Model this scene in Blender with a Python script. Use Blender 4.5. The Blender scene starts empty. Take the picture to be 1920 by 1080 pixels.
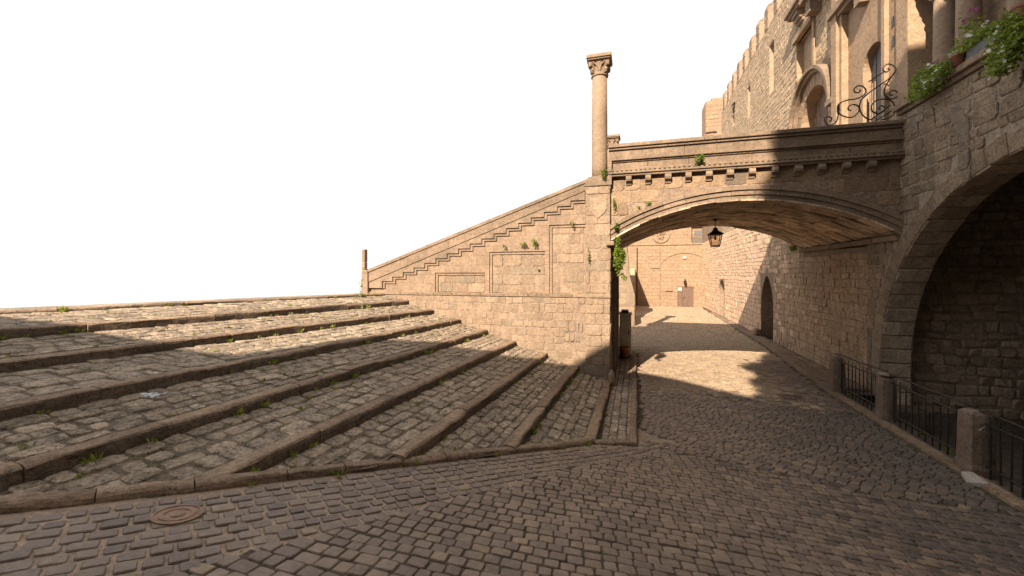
import bpy, math, random
from mathutils import Vector, Matrix, noise
random.seed(11)
R = random.random
U = random.uniform
scene = bpy.context.scene
COL = scene.collection
TH = math.atan(0.296); CT, ST = math.cos(TH), math.sin(TH)
F = 777.0; EYE = 2.6; HY = 512.0

# ---------------------------------------------------------------- measuring the photograph on known planes
def on_y(px, py, Y0):
    s = (px-960)/F; d = Y0/(ST*s+CT)
    return Vector((d*(CT*s-ST), Y0, EYE+(HY-py)/F*d))
def on_x(px, py, X0):
    s = (px-960)/F; d = X0/(CT*s-ST)
    return Vector((X0, d*(ST*s+CT), EYE+(HY-py)/F*d))

# ---------------------------------------------------------------- mesh builder
class MB:
    def __init__(self): self.v=[]; self.f=[]; self.m=[]
    def add(self, vs, fs, m=0):
        o=len(self.v); self.v.extend([tuple(p) for p in vs])
        for f in fs: self.f.append([i+o for i in f]); self.m.append(m)
    def quad(self,a,b,c,d,m=0): self.add([a,b,c,d],[(0,1,2,3)],m)
    def box(self,x0,x1,y0,y1,z0,z1,m=0,bev=0.0):
        if bev<=0:
            self.add([(x0,y0,z0),(x1,y0,z0),(x1,y1,z0),(x0,y1,z0),(x0,y0,z1),(x1,y0,z1),(x1,y1,z1),(x0,y1,z1)],
                 [(3,2,1,0),(4,5,6,7),(0,1,5,4),(1,2,6,5),(2,3,7,6),(3,0,4,7)],m); return
        b=bev; vs=[]
        for (z,i) in ((z0,b),(z0+b,0),(z1-b,0),(z1,b)):
            # eight-corner rings
            vs += [(x0+b+i*.0,y0+i,z),(x1-b,y0+i,z),(x1-i,y0+b,z),(x1-i,y1-b,z),(x1-b,y1-i,z),(x0+b,y1-i,z),(x0+i,y1-b,z),(x0+i,y0+b,z)]
        fs=[tuple(range(7,-1,-1)),tuple(range(24,32))]
        for r in range(3):
            for k in range(8):
                a=r*8+k; c=r*8+(k+1)%8
                fs.append((a,c,c+8,a+8))
        self.add(vs,fs,m)
    def prism(self, poly, fn, a, b, m=0):
        """poly: 2D ccw outline seen from the outside; fn(u,v,n) -> point; front at n=a, back at n=b"""
        n=len(poly)
        vs=[fn(u,v,a) for u,v in poly]+[fn(u,v,b) for u,v in poly]
        fs=[tuple(range(n)),tuple(range(2*n-1,n-1,-1))]
        for i in range(n):
            j=(i+1)%n; fs.append((j,i,n+i,n+j))
        self.add(vs,fs,m)
    def tube(self, pts, r, n=6, m=0, cap=True):
        pts=[Vector(p) for p in pts]; rings=[]
        prev=None
        for i,p in enumerate(pts):
            t=(pts[min(i+1,len(pts)-1)]-pts[max(i-1,0)])
            if t.length<1e-9: t=Vector((0,0,1))
            t.normalize()
            if prev is None:
                a=Vector((0,0,1)) if abs(t.z)<.9 else Vector((1,0,0))
                x=t.cross(a).normalized()
            else:
                x=(prev-t*prev.dot(t)); x=x.normalized() if x.length>1e-6 else t.orthogonal().normalized()
            prev=x; y=t.cross(x)
            rr=r[i] if isinstance(r,(list,tuple)) else r
            rings.append([p+(x*math.cos(2*math.pi*k/n)+y*math.sin(2*math.pi*k/n))*rr for k in range(n)])
        vs=[q for rg in rings for q in rg]; fs=[]
        for i in range(len(pts)-1):
            for k in range(n):
                a=i*n+k; b=i*n+(k+1)%n; fs.append((a,b,b+n,a+n))
        if cap:
            fs.append(tuple(range(n-1,-1,-1))); o=(len(pts)-1)*n; fs.append(tuple(range(o,o+n)))
        self.add(vs,fs,m)
    def lathe(self, c, prof, n=24, m=0):
        vs=[]; fs=[]
        for r,z in prof:
            for k in range(n):
                a=2*math.pi*k/n; vs.append((c[0]+r*math.cos(a),c[1]+r*math.sin(a),c[2]+z))
        for i in range(len(prof)-1):
            for k in range(n):
                a=i*n+k;b=i*n+(k+1)%n; fs.append((a,b,b+n,a+n))
        fs.append(tuple(range(n-1,-1,-1))); o=(len(prof)-1)*n; fs.append(tuple(range(o,o+n)))
        self.add(vs,fs,m)
    def build(self, name, mats, parent=None, smooth=False):
        me=bpy.data.meshes.new(name)
        loc=Vector(parent['_loc']) if parent is not None and '_loc' in parent else Vector((0,0,0))
        vs=[(v[0]-loc.x,v[1]-loc.y,v[2]-loc.z) for v in self.v] if loc.length else self.v
        me.from_pydata(vs,[],self.f)
        if not isinstance(mats,(list,tuple)): mats=[mats]
        for mm in mats: me.materials.append(mm)
        if len(mats)>1: me.polygons.foreach_set('material_index',self.m)
        if smooth: me.polygons.foreach_set('use_smooth',[True]*len(me.polygons))
        me.update()
        o=bpy.data.objects.new(name,me); COL.objects.link(o)
        if parent is not None:
            o.parent=parent; o['_loc']=tuple(loc)
        return o

def thing(name,label,cat,loc=(0,0,0),group=None):
    o=bpy.data.objects.new(name,None); COL.objects.link(o); o.location=loc
    o.empty_display_size=.2
    o['_loc']=tuple(loc); o['label']=label; o['category']=cat
    if group: o['group']=group
    return o
def tag(o,label,cat,group=None,kind=None):
    if label: o['label']=label
    if cat: o['category']=cat
    if group: o['group']=group
    if kind: o['kind']=kind
    return o

# ---------------------------------------------------------------- materials
def mat(name):
    m=bpy.data.materials.new(name); m.use_nodes=True
    nt=m.node_tree; return m,nt,nt.nodes['Principled BSDF']
def N(nt,t,**kw):
    n=nt.nodes.new(t)
    for k,v in kw.items():
        if k.startswith('i_'): n.inputs[k[2:].replace('_',' ')].default_value=v
        else: setattr(n,k,v)
    return n
def mixc(nt,fac,a,b,bt='MIX'):
    n=nt.nodes.new('ShaderNodeMix'); n.data_type='RGBA'; n.blend_type=bt
    for s,v in ((0,fac),(6,a),(7,b)):
        if hasattr(v,'is_linked') or hasattr(v,'node'): nt.links.new(v,n.inputs[s])
        else: n.inputs[s].default_value = v if s==0 else (v[0],v[1],v[2],1)
    return n.outputs[2]
def ramp(nt,fac,a,b):
    n=nt.nodes.new('ShaderNodeMapRange'); nt.links.new(fac,n.inputs[0]); n.inputs[1].default_value=a; n.inputs[2].default_value=b
    return n.outputs[0]
def math_(nt,op,a,b=None):
    n=nt.nodes.new('ShaderNodeMath'); n.operation=op
    for i,v in enumerate((a,b)):
        if v is None: continue
        if hasattr(v,'node'): nt.links.new(v,n.inputs[i])
        else: n.inputs[i].default_value=v
    return n.outputs[0]
def noi(nt,vec,scale,detail=4,rough=.55,dist=0):
    n=nt.nodes.new('ShaderNodeTexNoise'); n.inputs['Scale'].default_value=scale; n.inputs['Detail'].default_value=detail
    n.inputs['Roughness'].default_value=rough; n.inputs['Distortion'].default_value=dist
    nt.links.new(vec,n.inputs['Vector']); return n.outputs['Fac']
def stretch(nt,vec,s):
    n=nt.nodes.new('ShaderNodeMapping'); n.inputs['Scale'].default_value=s; nt.links.new(vec,n.inputs['Vector']); return n.outputs[0]

def stone(name,A,B,stain=(.05,.04,.03),stain_amt=.4,stain_scale=.9,grain=.35,bump=.5,rough=.85,streak=None,streak_amt=.0,streak_col=None,
          isl=1.0,moss=0.0,pits=0.0,spec=.3,third=None,bigbump=0.0,brick=None):
    m,nt,bs=mat(name)
    geo=N(nt,'ShaderNodeNewGeometry'); P=geo.outputs['Position']; rnd=geo.outputs['Random Per Island']
    col=mixc(nt,rnd,A,B)
    if third is not None:
        r2=math_(nt,'FRACT',math_(nt,'MULTIPLY',rnd,7.31))
        col=mixc(nt,ramp(nt,r2,.78,1.0),col,third)
    if isl>0:
        r3=math_(nt,'FRACT',math_(nt,'MULTIPLY',rnd,13.7))
        v=math_(nt,'ADD',math_(nt,'MULTIPLY',r3,.42*isl),1-.21*isl)
        cc=nt.nodes.new('ShaderNodeCombineColor')
        for k in range(3): nt.links.new(v,cc.inputs[k])
        col=mixc(nt,1.0,col,cc.outputs[0],'MULTIPLY')
    n1=noi(nt,P,stain_scale,6,.62,.3); n2=noi(nt,P,7,5,.65); n3=noi(nt,P,42,4,.7); n4=noi(nt,P,150,2,.6); n5=noi(nt,P,19,4,.65)
    col=mixc(nt,math_(nt,'MULTIPLY',ramp(nt,n1,.48,.78),stain_amt),col,stain)
    g=math_(nt,'ADD',math_(nt,'MULTIPLY',n2,.9),math_(nt,'MULTIPLY',n3,1.0))
    g=math_(nt,'ADD',math_(nt,'MULTIPLY',n4,.5),g)
    g=math_(nt,'ADD',math_(nt,'MULTIPLY',n5,1.3),g)
    g=math_(nt,'MAXIMUM',math_(nt,'ADD',math_(nt,'MULTIPLY',math_(nt,'SUBTRACT',g,1.85),grain*2.9),1.0),.15)
    cc=nt.nodes.new('ShaderNodeCombineColor')
    for k in range(3): nt.links.new(g,cc.inputs[k])
    col=mixc(nt,1.0,col,cc.outputs[0],'MULTIPLY')
    if streak is not None:
        ns=noi(nt,stretch(nt,P,streak),1.0,6,.65,.4)
        col=mixc(nt,math_(nt,'MULTIPLY',ramp(nt,ns,.47,.62),streak_amt),col,streak_col or stain)
    h=math_(nt,'ADD',math_(nt,'MULTIPLY',n2,.9),math_(nt,'MULTIPLY',n3,.45))
    h=math_(nt,'ADD',math_(nt,'MULTIPLY',n4,.12),h)
    h=math_(nt,'ADD',math_(nt,'MULTIPLY',n5,.75),h)
    if bigbump>0:
        h=math_(nt,'ADD',h,math_(nt,'MULTIPLY',noi(nt,P,16,3,.6),bigbump))
    if pits>0:
        vo=nt.nodes.new('ShaderNodeTexVoronoi'); vo.inputs['Scale'].default_value=26; nt.links.new(P,vo.inputs['Vector'])
        pit=math_(nt,'MULTIPLY',ramp(nt,vo.outputs['Distance'],.32,.05),ramp(nt,noi(nt,P,5,3),.5,.62))
        h=math_(nt,'SUBTRACT',h,math_(nt,'MULTIPLY',pit,pits))
        col=mixc(nt,math_(nt,'MULTIPLY',pit,.55),col,tuple(c*.35 for c in A))
    if brick is not None:
        (ax,bw,bh,mort,amt)=brick
        sx=nt.nodes.new('ShaderNodeSeparateXYZ'); nt.links.new(P,sx.inputs[0])
        cx=nt.nodes.new('ShaderNodeCombineXYZ'); nt.links.new(sx.outputs[ax],cx.inputs[0]); nt.links.new(sx.outputs[2],cx.inputs[1])
        nn=nt.nodes.new('ShaderNodeTexNoise'); nn.inputs['Scale'].default_value=2.2; nt.links.new(P,nn.inputs['Vector'])
        vm=nt.nodes.new('ShaderNodeVectorMath'); vm.operation='MULTIPLY_ADD'; nt.links.new(nn.outputs['Color'],vm.inputs[0]); vm.inputs[1].default_value=(.07,.05,0); nt.links.new(cx.outputs[0],vm.inputs[2])
        br=nt.nodes.new('ShaderNodeTexBrick'); br.inputs['Scale'].default_value=1; br.inputs['Brick Width'].default_value=bw; br.inputs['Row Height'].default_value=bh
        br.inputs['Mortar Size'].default_value=mort; br.inputs['Mortar Smooth'].default_value=.4; br.inputs['Bias'].default_value=0
        br.inputs['Color1'].default_value=(.75,.75,.75,1); br.inputs['Color2'].default_value=(1.1,1.08,1.05,1); br.inputs['Mortar'].default_value=(.8,.78,.75,1)
        nt.links.new(vm.outputs[0],br.inputs['Vector'])
        col=mixc(nt,amt,col,mixc(nt,1.0,col,br.outputs['Color'],'MULTIPLY'))
        h=math_(nt,'SUBTRACT',h,math_(nt,'MULTIPLY',br.outputs['Fac'],1.2*amt))
    if moss>0:
        nm=noi(nt,P,2.3,5,.7); sep=nt.nodes.new('ShaderNodeSeparateXYZ'); nt.links.new(geo.outputs['Normal'],sep.inputs[0])
        col=mixc(nt,math_(nt,'MULTIPLY',math_(nt,'MULTIPLY',ramp(nt,nm,.55,.7),moss),1.0),col,(.06,.075,.018))
    bp=nt.nodes.new('ShaderNodeBump'); bp.inputs['Strength'].default_value=bump; bp.inputs['Distance'].default_value=.042
    nt.links.new(h,bp.inputs['Height']); nt.links.new(bp.outputs[0],bs.inputs['Normal'])
    nt.links.new(col,bs.inputs['Base Color']); bs.inputs['Roughness'].default_value=rough
    bs.inputs['Specular IOR Level'].default_value=spec
    return m
def plain(name,c,rough=.6,metal=0,var=.25,scale=12,bump=.1,spec=.5):
    m,nt,bs=mat(name)
    geo=N(nt,'ShaderNodeNewGeometry'); P=geo.outputs['Position']
    n=noi(nt,P,scale,5,.6)
    col=mixc(nt,ramp(nt,n,.3,.7),tuple(x*(1-var) for x in c),tuple(min(1,x*(1+var)) for x in c))
    nt.links.new(col,bs.inputs['Base Color']); bs.inputs['Roughness'].default_value=rough; bs.inputs['Metallic'].default_value=metal
    bs.inputs['Specular IOR Level'].default_value=spec
    if bump>0:
        bp=nt.nodes.new('ShaderNodeBump'); bp.inputs['Strength'].default_value=bump; bp.inputs['Distance'].default_value=.01
        nt.links.new(noi(nt,P,scale*4,3),bp.inputs['Height']); nt.links.new(bp.outputs[0],bs.inputs['Normal'])
    return m
def leaf(name,a,b):
    m,nt,bs=mat(name)
    geo=N(nt,'ShaderNodeNewGeometry')
    col=mixc(nt,geo.outputs['Random Per Island'],a,b)
    nt.links.new(col,bs.inputs['Base Color']); bs.inputs['Roughness'].default_value=.55
    tr=nt.nodes.new('ShaderNodeBsdfTranslucent'); nt.links.new(col,tr.inputs['Color'])
    mx=nt.nodes.new('ShaderNodeMixShader'); mx.inputs[0].default_value=.35
    nt.links.new(bs.outputs[0],mx.inputs[1]); nt.links.new(tr.outputs[0],mx.inputs[2])
    nt.links.new(mx.outputs[0],nt.nodes['Material Output'].inputs['Surface'])
    return m

M={}
M['wall']  = stone('warm_peperino',(0.237,0.167,0.114),(0.270,0.194,0.136),stain=(.20,.14,.09),stain_amt=.55,grain=.30,bump=.45,isl=.5,pits=.6,third=(.215,.165,.12),streak=(3.5,3.5,.6),streak_amt=.4,streak_col=(.15,.11,.075))
M['field'] = stone('ashlar_field',(0.247,0.175,0.122),(0.261,0.183,0.129),stain=(.22,.16,.11),stain_amt=.5,grain=.30,bump=.45,isl=0,pits=.4,brick=(0,.42,.235,.006,.55),streak=(4,4,.55),streak_amt=.35,streak_col=(.17,.12,.08))
M['trim']  = stone('trim_stone',(0.211,0.149,0.102),(0.250,0.177,0.124),stain=(.09,.066,.046),stain_amt=.8,stain_scale=1.5,grain=.30,bump=.4,isl=.3,pits=.35,
                   streak=(.5,3,9),streak_amt=.5,streak_col=(.14,.105,.07))
M['spandrel']=stone('spandrel_stone',(0.231,0.155,0.097),(0.288,0.198,0.129),stain=(.10,.075,.05),stain_amt=.75,stain_scale=1.1,grain=.32,bump=.55,isl=.9,third=(.13,.10,.075),pits=.5)
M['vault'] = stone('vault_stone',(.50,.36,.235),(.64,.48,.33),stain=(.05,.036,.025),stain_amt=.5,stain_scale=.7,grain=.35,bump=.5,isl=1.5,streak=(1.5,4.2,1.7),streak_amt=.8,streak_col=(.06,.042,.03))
M['right'] = stone('shaded_wall_stone',(0.235,0.173,0.116),(0.300,0.223,0.151),stain=(.13,.095,.066),stain_amt=.55,grain=.45,bump=.85,isl=.45,pits=.8,streak=(3,3,.5),streak_amt=.4,streak_col=(.12,.09,.065))
M['corr']  = stone('corridor_stone',(0.399,0.280,0.180),(0.465,0.337,0.223),stain=(.2,.14,.09),stain_amt=.5,grain=.5,bump=.95,isl=.4,pits=.7,streak=(3,3,.7),streak_amt=.3,streak_col=(.2,.14,.095))
M['corr_far']= stone('lit_corridor_stone',(0.561,0.386,0.266),(0.634,0.445,0.309),stain=(.3,.21,.14),stain_amt=.4,grain=.38,bump=.55,isl=.3,pits=.4)  # brighter copy of the corridor stone; far-end sunlight put into the colour
M['rubble']= stone('rubble_stone',(0.340,0.245,0.159),(0.412,0.308,0.206),stain=(.26,.18,.115),stain_amt=.4,grain=.42,bump=.55,isl=.35,pits=1.3,bigbump=.25)
M['palace_ashlar']=stone('palace_ashlar',(0.282,0.195,0.126),(0.308,0.214,0.138),stain=(.27,.19,.12),stain_amt=.5,grain=.28,bump=.3,isl=.2,brick=(1,.5,.3,.005,.4))
M['inner'] = stone('inner_stone',(.36,.275,.20),(.46,.36,.265),stain=(.20,.155,.115),stain_amt=.5,grain=.35,bump=.8,isl=.9,pits=.6)
M['farw']  = stone('far_wall_stone',(0.273,0.185,0.121),(0.285,0.193,0.127),stain=(.30,.21,.135),stain_amt=.5,stain_scale=.6,grain=.42,bump=.7,isl=0,pits=.8,brick=(0,.55,.28,.012,.5))
M['mortar']= stone('lime_mortar',(0.244,0.175,0.126),(0.256,0.183,0.132),stain=(.17,.12,.08),stain_amt=.6,grain=.4,bump=.7,isl=0)
M['mortar_mid']= stone('grey_lime_mortar',(.30,.24,.18),(.31,.25,.19),stain=(.16,.125,.09),stain_amt=.6,grain=.4,bump=.7,isl=0)
M['mortar_dark']= stone('dark_mortar',(.20,.155,.115),(.21,.16,.12),stain=(.10,.075,.055),stain_amt=.6,grain=.4,bump=.7,isl=0)
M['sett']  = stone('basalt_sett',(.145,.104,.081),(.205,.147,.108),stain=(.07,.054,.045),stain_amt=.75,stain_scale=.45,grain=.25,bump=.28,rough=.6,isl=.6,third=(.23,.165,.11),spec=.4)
M['sett_back']=stone('dusty_lit_sett',(0.275,0.203,0.137),(0.350,0.263,0.181),stain=(.24,.175,.12),stain_amt=.5,stain_scale=.6,grain=.3,bump=.35,rough=.75,isl=.7,third=(.40,.29,.19))  # dust tone, lifted further so the sun patch under the arch looks brighter
M['sett_shade']=stone('shade_sett',(.10,.079,.066),(.14,.108,.088),stain=(.065,.055,.047),stain_amt=.5,stain_scale=.7,grain=.3,bump=.3,rough=.5,isl=.7,spec=.4)  # dark vignette shade put into the colour of the right-hand setts
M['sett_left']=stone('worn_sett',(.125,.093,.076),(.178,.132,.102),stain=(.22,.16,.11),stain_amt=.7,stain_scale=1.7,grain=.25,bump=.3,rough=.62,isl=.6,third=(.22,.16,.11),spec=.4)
M['joint'] = stone('joint_dirt',(.085,.063,.046),(.09,.067,.048),stain=(.055,.06,.02),stain_amt=.8,stain_scale=2.2,grain=.5,bump=.8,rough=.95,isl=0,moss=.5)
M['pale_joint']=stone('pale_mortar',(.27,.195,.14),(.28,.205,.15),stain=(.14,.105,.08),stain_amt=.7,stain_scale=2.0,grain=.35,bump=.5,isl=0)
M['tread'] = stone('tread_cobble',(0.248,0.192,0.139),(0.348,0.272,0.198),stain=(.19,.145,.10),stain_amt=.6,stain_scale=1.6,grain=.62,bump=1.0,rough=.85,isl=.8,pits=.6,third=(.27,.215,.16))
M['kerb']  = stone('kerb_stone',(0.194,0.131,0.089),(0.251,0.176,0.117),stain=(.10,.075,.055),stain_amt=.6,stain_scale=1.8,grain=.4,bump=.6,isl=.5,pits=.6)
M['kerb_front']=stone('grimy_shaded_kerb_face',(.115,.084,.060),(.15,.109,.078),stain=(.07,.052,.037),stain_amt=.7,stain_scale=2.2,grain=.45,bump=.8,isl=.4,pits=.6,moss=.25)  # riser fronts: grime plus the shade of that side put into the colour
M['tread_dirt']=stone('step_dirt',(.15,.112,.080),(.16,.118,.085),stain=(.09,.075,.045),stain_amt=.8,stain_scale=2.6,grain=.6,bump=1.0,rough=.95,isl=0,moss=.35)
M['post']  = stone('bollard_stone',(0.140,0.102,0.074),(0.175,0.129,0.093),stain=(.09,.07,.055),stain_amt=.6,stain_scale=3,grain=.35,bump=.5,isl=0)
M['column']= stone('column_stone',(0.225,0.159,0.108),(0.237,0.169,0.114),stain=(.22,.16,.105),stain_amt=.5,stain_scale=2.5,grain=.22,bump=.3,isl=0)
M['pale']  = stone('pale_marble',(.30,.265,.23),(.36,.32,.28),stain=(.3,.26,.22),stain_amt=.5,stain_scale=6,grain=.2,bump=.3,isl=0)
M['dirt']  = stone('bare_earth',(.12,.09,.065),(.13,.1,.07),stain=(.07,.06,.035),stain_amt=.7,grain=.5,bump=.9,isl=0,moss=.35)
M['iron']  = plain('wrought_iron',(.035,.028,.023),.55,.5,.4)
M['lead']  = plain('grey_metal_trough',(.12,.12,.125),.8,.0,.2)
M['cab']   = plain('cabinet_paint',(.38,.365,.315),.5,.0,.25,9)
M['wood']  = plain('old_wood',(.13,.075,.05),.7,0,.45,9,.4)
M['doorred']=plain('brown_painted_door',(.115,.066,.046),.6,0,.25,8)
M['shutter']=plain('grey_shutter',(.105,.098,.10),.6,0,.35,10,.3)
M['terra'] = plain('terracotta',(.24,.10,.06),.75,0,.25,10)
M['paint'] = plain('white_board',(.42,.38,.32),.5,0,.05)
M['sill']  = plain('weathered_sill',(.10,.078,.06),.85,0,.2)
M['green'] = plain('green_pipe',(.13,.16,.10),.5,0,.2)
M['plastic']=plain('crumpled_wrapper',(.42,.42,.45),.25,0,.2,40)
M['rust']  = plain('rusty_cast_iron',(.22,.135,.085),.7,.2,.35,20,.5)
M['blue']  = plain('blue_plastic',(.10,.17,.30),.4)
M['roof']  = plain('roof_tiles',(.30,.15,.09),.8,0,.3)
M['plaster']=plain('ochre_plaster',(.26,.21,.155),.9,0,.15,2)
M['glassd']= plain('dark_window_glass',(.02,.022,.025),.1)
M['leafy'] = leaf('fresh_leaves',(.10,.16,.018),(.24,.29,.035))
M['vine']  = leaf('vine_leaves',(.11,.17,.02),(.32,.38,.05))
M['weed']  = leaf('weed_leaves',(.13,.17,.018),(.30,.31,.035))
M['purple']= leaf('purple_petals',(.20,.015,.12),(.34,.03,.20))
M['white'] = leaf('white_petals',(.72,.70,.60),(.82,.82,.76))
M['dry']   = leaf('dry_twigs',(.16,.12,.07),(.26,.2,.12))
def glass():
    m,nt,bs=mat('lantern_glass'); bs.inputs['Base Color'].default_value=(.9,.8,.65,1); bs.inputs['Roughness'].default_value=.08
    tr=nt.nodes.new('ShaderNodeBsdfTransparent'); tr.inputs[0].default_value=(.88,.8,.68,1)
    mx=nt.nodes.new('ShaderNodeMixShader'); mx.inputs[0].default_value=.85
    nt.links.new(bs.outputs[0],mx.inputs[1]); nt.links.new(tr.outputs[0],mx.inputs[2]); nt.links.new(mx.outputs[0],nt.nodes['Material Output'].inputs['Surface'])
    return m
M['glass']=glass()

# ---------------------------------------------------------------- masonry
class Frame:
    def __init__(s,O,Ud,Vd,Nd): s.O=Vector(O); s.U=Vector(Ud); s.V=Vector(Vd); s.N=Vector(Nd)
    def __call__(s,u,v,n=0): return s.O+s.U*u+s.V*v+s.N*n
def facing_y(Y): return Frame((0,Y,0),(1,0,0),(0,0,1),(0,-1,0))          # seen from -Y
def facing_mx(X): return Frame((X,0,0),(0,-1,0),(0,0,1),(-1,0,0))         # seen from -X, u = -Y
def facing_px(X): return Frame((X,0,0),(0,1,0),(0,0,1),(1,0,0))           # seen from +X, u = Y

def block(mb,fr,c,h,bev,tilt=.3,m=0,base=0.0,rnd=(.06,.24)):
    """c: four (u,v) corners ccw; a worn stone with cut corners, proud of the frame by h"""
    w=max(1e-3,max(p[0] for p in c)-min(p[0] for p in c)); hh=max(1e-3,max(p[1] for p in c)-min(p[1] for p in c))
    mn=min(w,hh); q=[]
    for k in range(4):
        p0=c[k];pp=c[k-1];pn=c[(k+1)%4]
        for po in (pp,pn):
            l=math.dist(p0,po) or 1; t=min(.45,mn*U(*rnd)/l); q.append((p0[0]+(po[0]-p0[0])*t,p0[1]+(po[1]-p0[1])*t))
    n=8; cu=sum(p[0] for p in q)/n; cv=sum(p[1] for p in q)/n
    tu,tv=U(-tilt,tilt)*h,U(-tilt,tilt)*h
    H=lambda p: max(.0015,h+tu*(p[0]-cu)/w*2+tv*(p[1]-cv)/hh*2)
    bu=min(.4,bev*2/w); bv=min(.4,bev*2/hh)
    vs=[fr(p[0],p[1],base) for p in q]
    vs+=[fr(p[0],p[1],base+max(.001,H(p)-bev*.6)) for p in q]
    vs+=[fr(p[0]+(cu-p[0])*bu,p[1]+(cv-p[1])*bv,base+H(p)) for p in q]
    vs.append(fr(cu,cv,base+h*U(.95,1.2)))
    fs=[(16+k,16+(k+1)%n,24) for k in range(n)]
    for r in (0,8):
        for k in range(n):
            a=r+k;b=r+(k+1)%n; fs.append((a,b,b+n,a+n))
    mb.add(vs,fs,m)
def masonry(mb,fr,u0,u1,v0,v1,hr=(.18,.26),wr=(.25,.5),gap=.012,h=.02,bev=.012,jit=.006,tilt=.4,inside=None,m=0,drop=0.0,base=0.0,wob=0.0):
    v=v0
    while v<v1-.03:
        ch=U(*hr); vt=min(v1,v+ch)
        if v1-vt<hr[0]*.5: vt=v1
        u=u0-U(0,wr[1])*.9
        while u<u1:
            w=U(*wr); a=max(u,u0)+gap*U(.1,.9); b=min(u+w,u1)-gap*U(.1,.9); u+=w
            if b-a<.05: continue
            va,vb=v+gap*U(.1,.9),vt-gap*U(.1,.9)
            if R()<drop: continue
            if inside is not None:
                def ok(x0,x1): return all(inside(x,y) for x in (x0,(x0+x1)/2,x1) for y in (va,(va+vb)/2,vb))
                if not ok(a,b):
                    a2,b2=a,b; done=False
                    for k in range(1,8):
                        t=(b-a)*k/8
                        if ok(a+t,b): a2=a+t; done=True; break
                        if ok(a,b-t): b2=b-t; done=True; break
                    if not done or b2-a2<.06: continue
                    a,b=a2,b2
            j=lambda: U(-jit,jit)
            wv=lambda x: wob*math.sin(x*2.1+v*3)+wob*.6*math.sin(x*5.3+1.7)
            block(mb,fr,[(a+j(),va+j()+wv(a)),(b+j(),va+j()+wv(b)),(b+j(),vb+j()+wv(b)),(a+j(),vb+j()+wv(a))],h*U(.25,1.35),bev,tilt,m(a) if callable(m) else m,base)
        v=vt
def grid_wall(mb,fr,u0,u1,v0,v1,holes,m=0,n=0.0):
    us=sorted(set([u0,u1]+[x for h in holes for x in h[:2] if u0<x<u1])); vs=sorted(set([v0,v1]+[x for h in holes for x in h[2:4] if v0<x<v1]))
    for i in range(len(us)-1):
        for j in range(len(vs)-1):
            cu=(us[i]+us[i+1])/2; cv=(vs[j]+vs[j+1])/2
            if any(h[0]<cu<h[1] and h[2]<cv<h[3] for h in holes): continue
            mb.quad(fr(us[i],vs[j],n),fr(us[i+1],vs[j],n),fr(us[i+1],vs[j+1],n),fr(us[i],vs[j+1],n),m)
def arch_pts(u0,u1,vs,vt,pointed=False,n=14):
    c=(u0+u1)/2; hw=(u1-u0)/2; pts=[]
    for i in range(n+1):
        t=i/n
        if pointed:
            # two arcs meeting in a point
            x=-1+2*t; y=(1-abs(x)**1.7)**.75 if abs(x)<1 else 0
        else:
            a=math.pi*(1-t); x=math.cos(a); y=math.sin(a)
        pts.append((c+hw*x,vs+(vt-vs)*y))
    return pts
def opening(mb,fr,u0,u1,vb,vs,vt,depth,m=0,mback=None,pointed=False,arched=True,n=0.0,back=True):
    """fills spandrels of an arched hole cut as the rectangle u0..u1, vb..vt, and makes its reveal and back"""
    top=arch_pts(u0,u1,vs,vt,pointed) if arched else [(u0,vt),(u1,vt)]
    if arched:
        for i in range(len(top)-1):
            a,b=top[i],top[i+1]
            mb.quad(fr(a[0],a[1],n),fr(b[0],b[1],n),fr(b[0],vt,n),fr(a[0],vt,n),m)
    out=[(u0,vb)]+top+[(u1,vb)]
    for i in range(len(out)):
        a=out[i]; b=out[(i+1)%len(out)]
        mb.quad(fr(b[0],b[1],n),fr(a[0],a[1],n),fr(a[0],a[1],n-depth),fr(b[0],b[1],n-depth),m)
    if back:
        k=len(out); mb.add([fr(a[0],a[1],n-depth) for a in out],[tuple(range(k-1,-1,-1))],m if mback is None else mback)
    return out
def ring(mb,fr,cu,cv,r0,r1,a0,a1,n,h,bev=.01,gap=.012,m=0,base=0.0,tilt=.25,jr=0.0):
    for i in range(n):
        b0=a0+(a1-a0)*i/n; b1=a0+(a1-a0)*(i+1)/n
        g=gap/2/r1*(1 if a1>a0 else -1)
        b0+=g; b1-=g
        ro=r1+U(-jr,jr)
        P=lambda r,a:(cu+r*math.cos(a),cv+r*math.sin(a))
        c=[P(r0,b0),P(ro,b0),P(ro,b1),P(r0,b1)]
        area=sum(c[k][0]*c[(k+1)%4][1]-c[(k+1)%4][0]*c[k][1] for k in range(4))
        if area<0: c=c[::-1]
        block2(mb,fr,c,h*U(1-tilt,1+tilt),bev,m,base)
def block2(mb,fr,c,h,bev,m=0,base=0.0):
    cu=sum(p[0] for p in c)/4; cv=sum(p[1] for p in c)/4
    sz=min(math.dist(c[0],c[1]),math.dist(c[1],c[2])); k=min(.4,bev/sz*1.6)
    vs=[fr(p[0],p[1],base) for p in c]+[fr(p[0],p[1],base+max(.001,h-bev*.6)) for p in c]+[fr(p[0]+(cu-p[0])*k,p[1]+(cv-p[1])*k,base+h) for p in c]
    fs=[(8,9,10,11)]
    for r in (0,4):
        for i in range(4):
            a=r+i;b=r+(i+1)%4; fs.append((a,b,b+4,a+4))
    mb.add(vs,fs,m)

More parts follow.
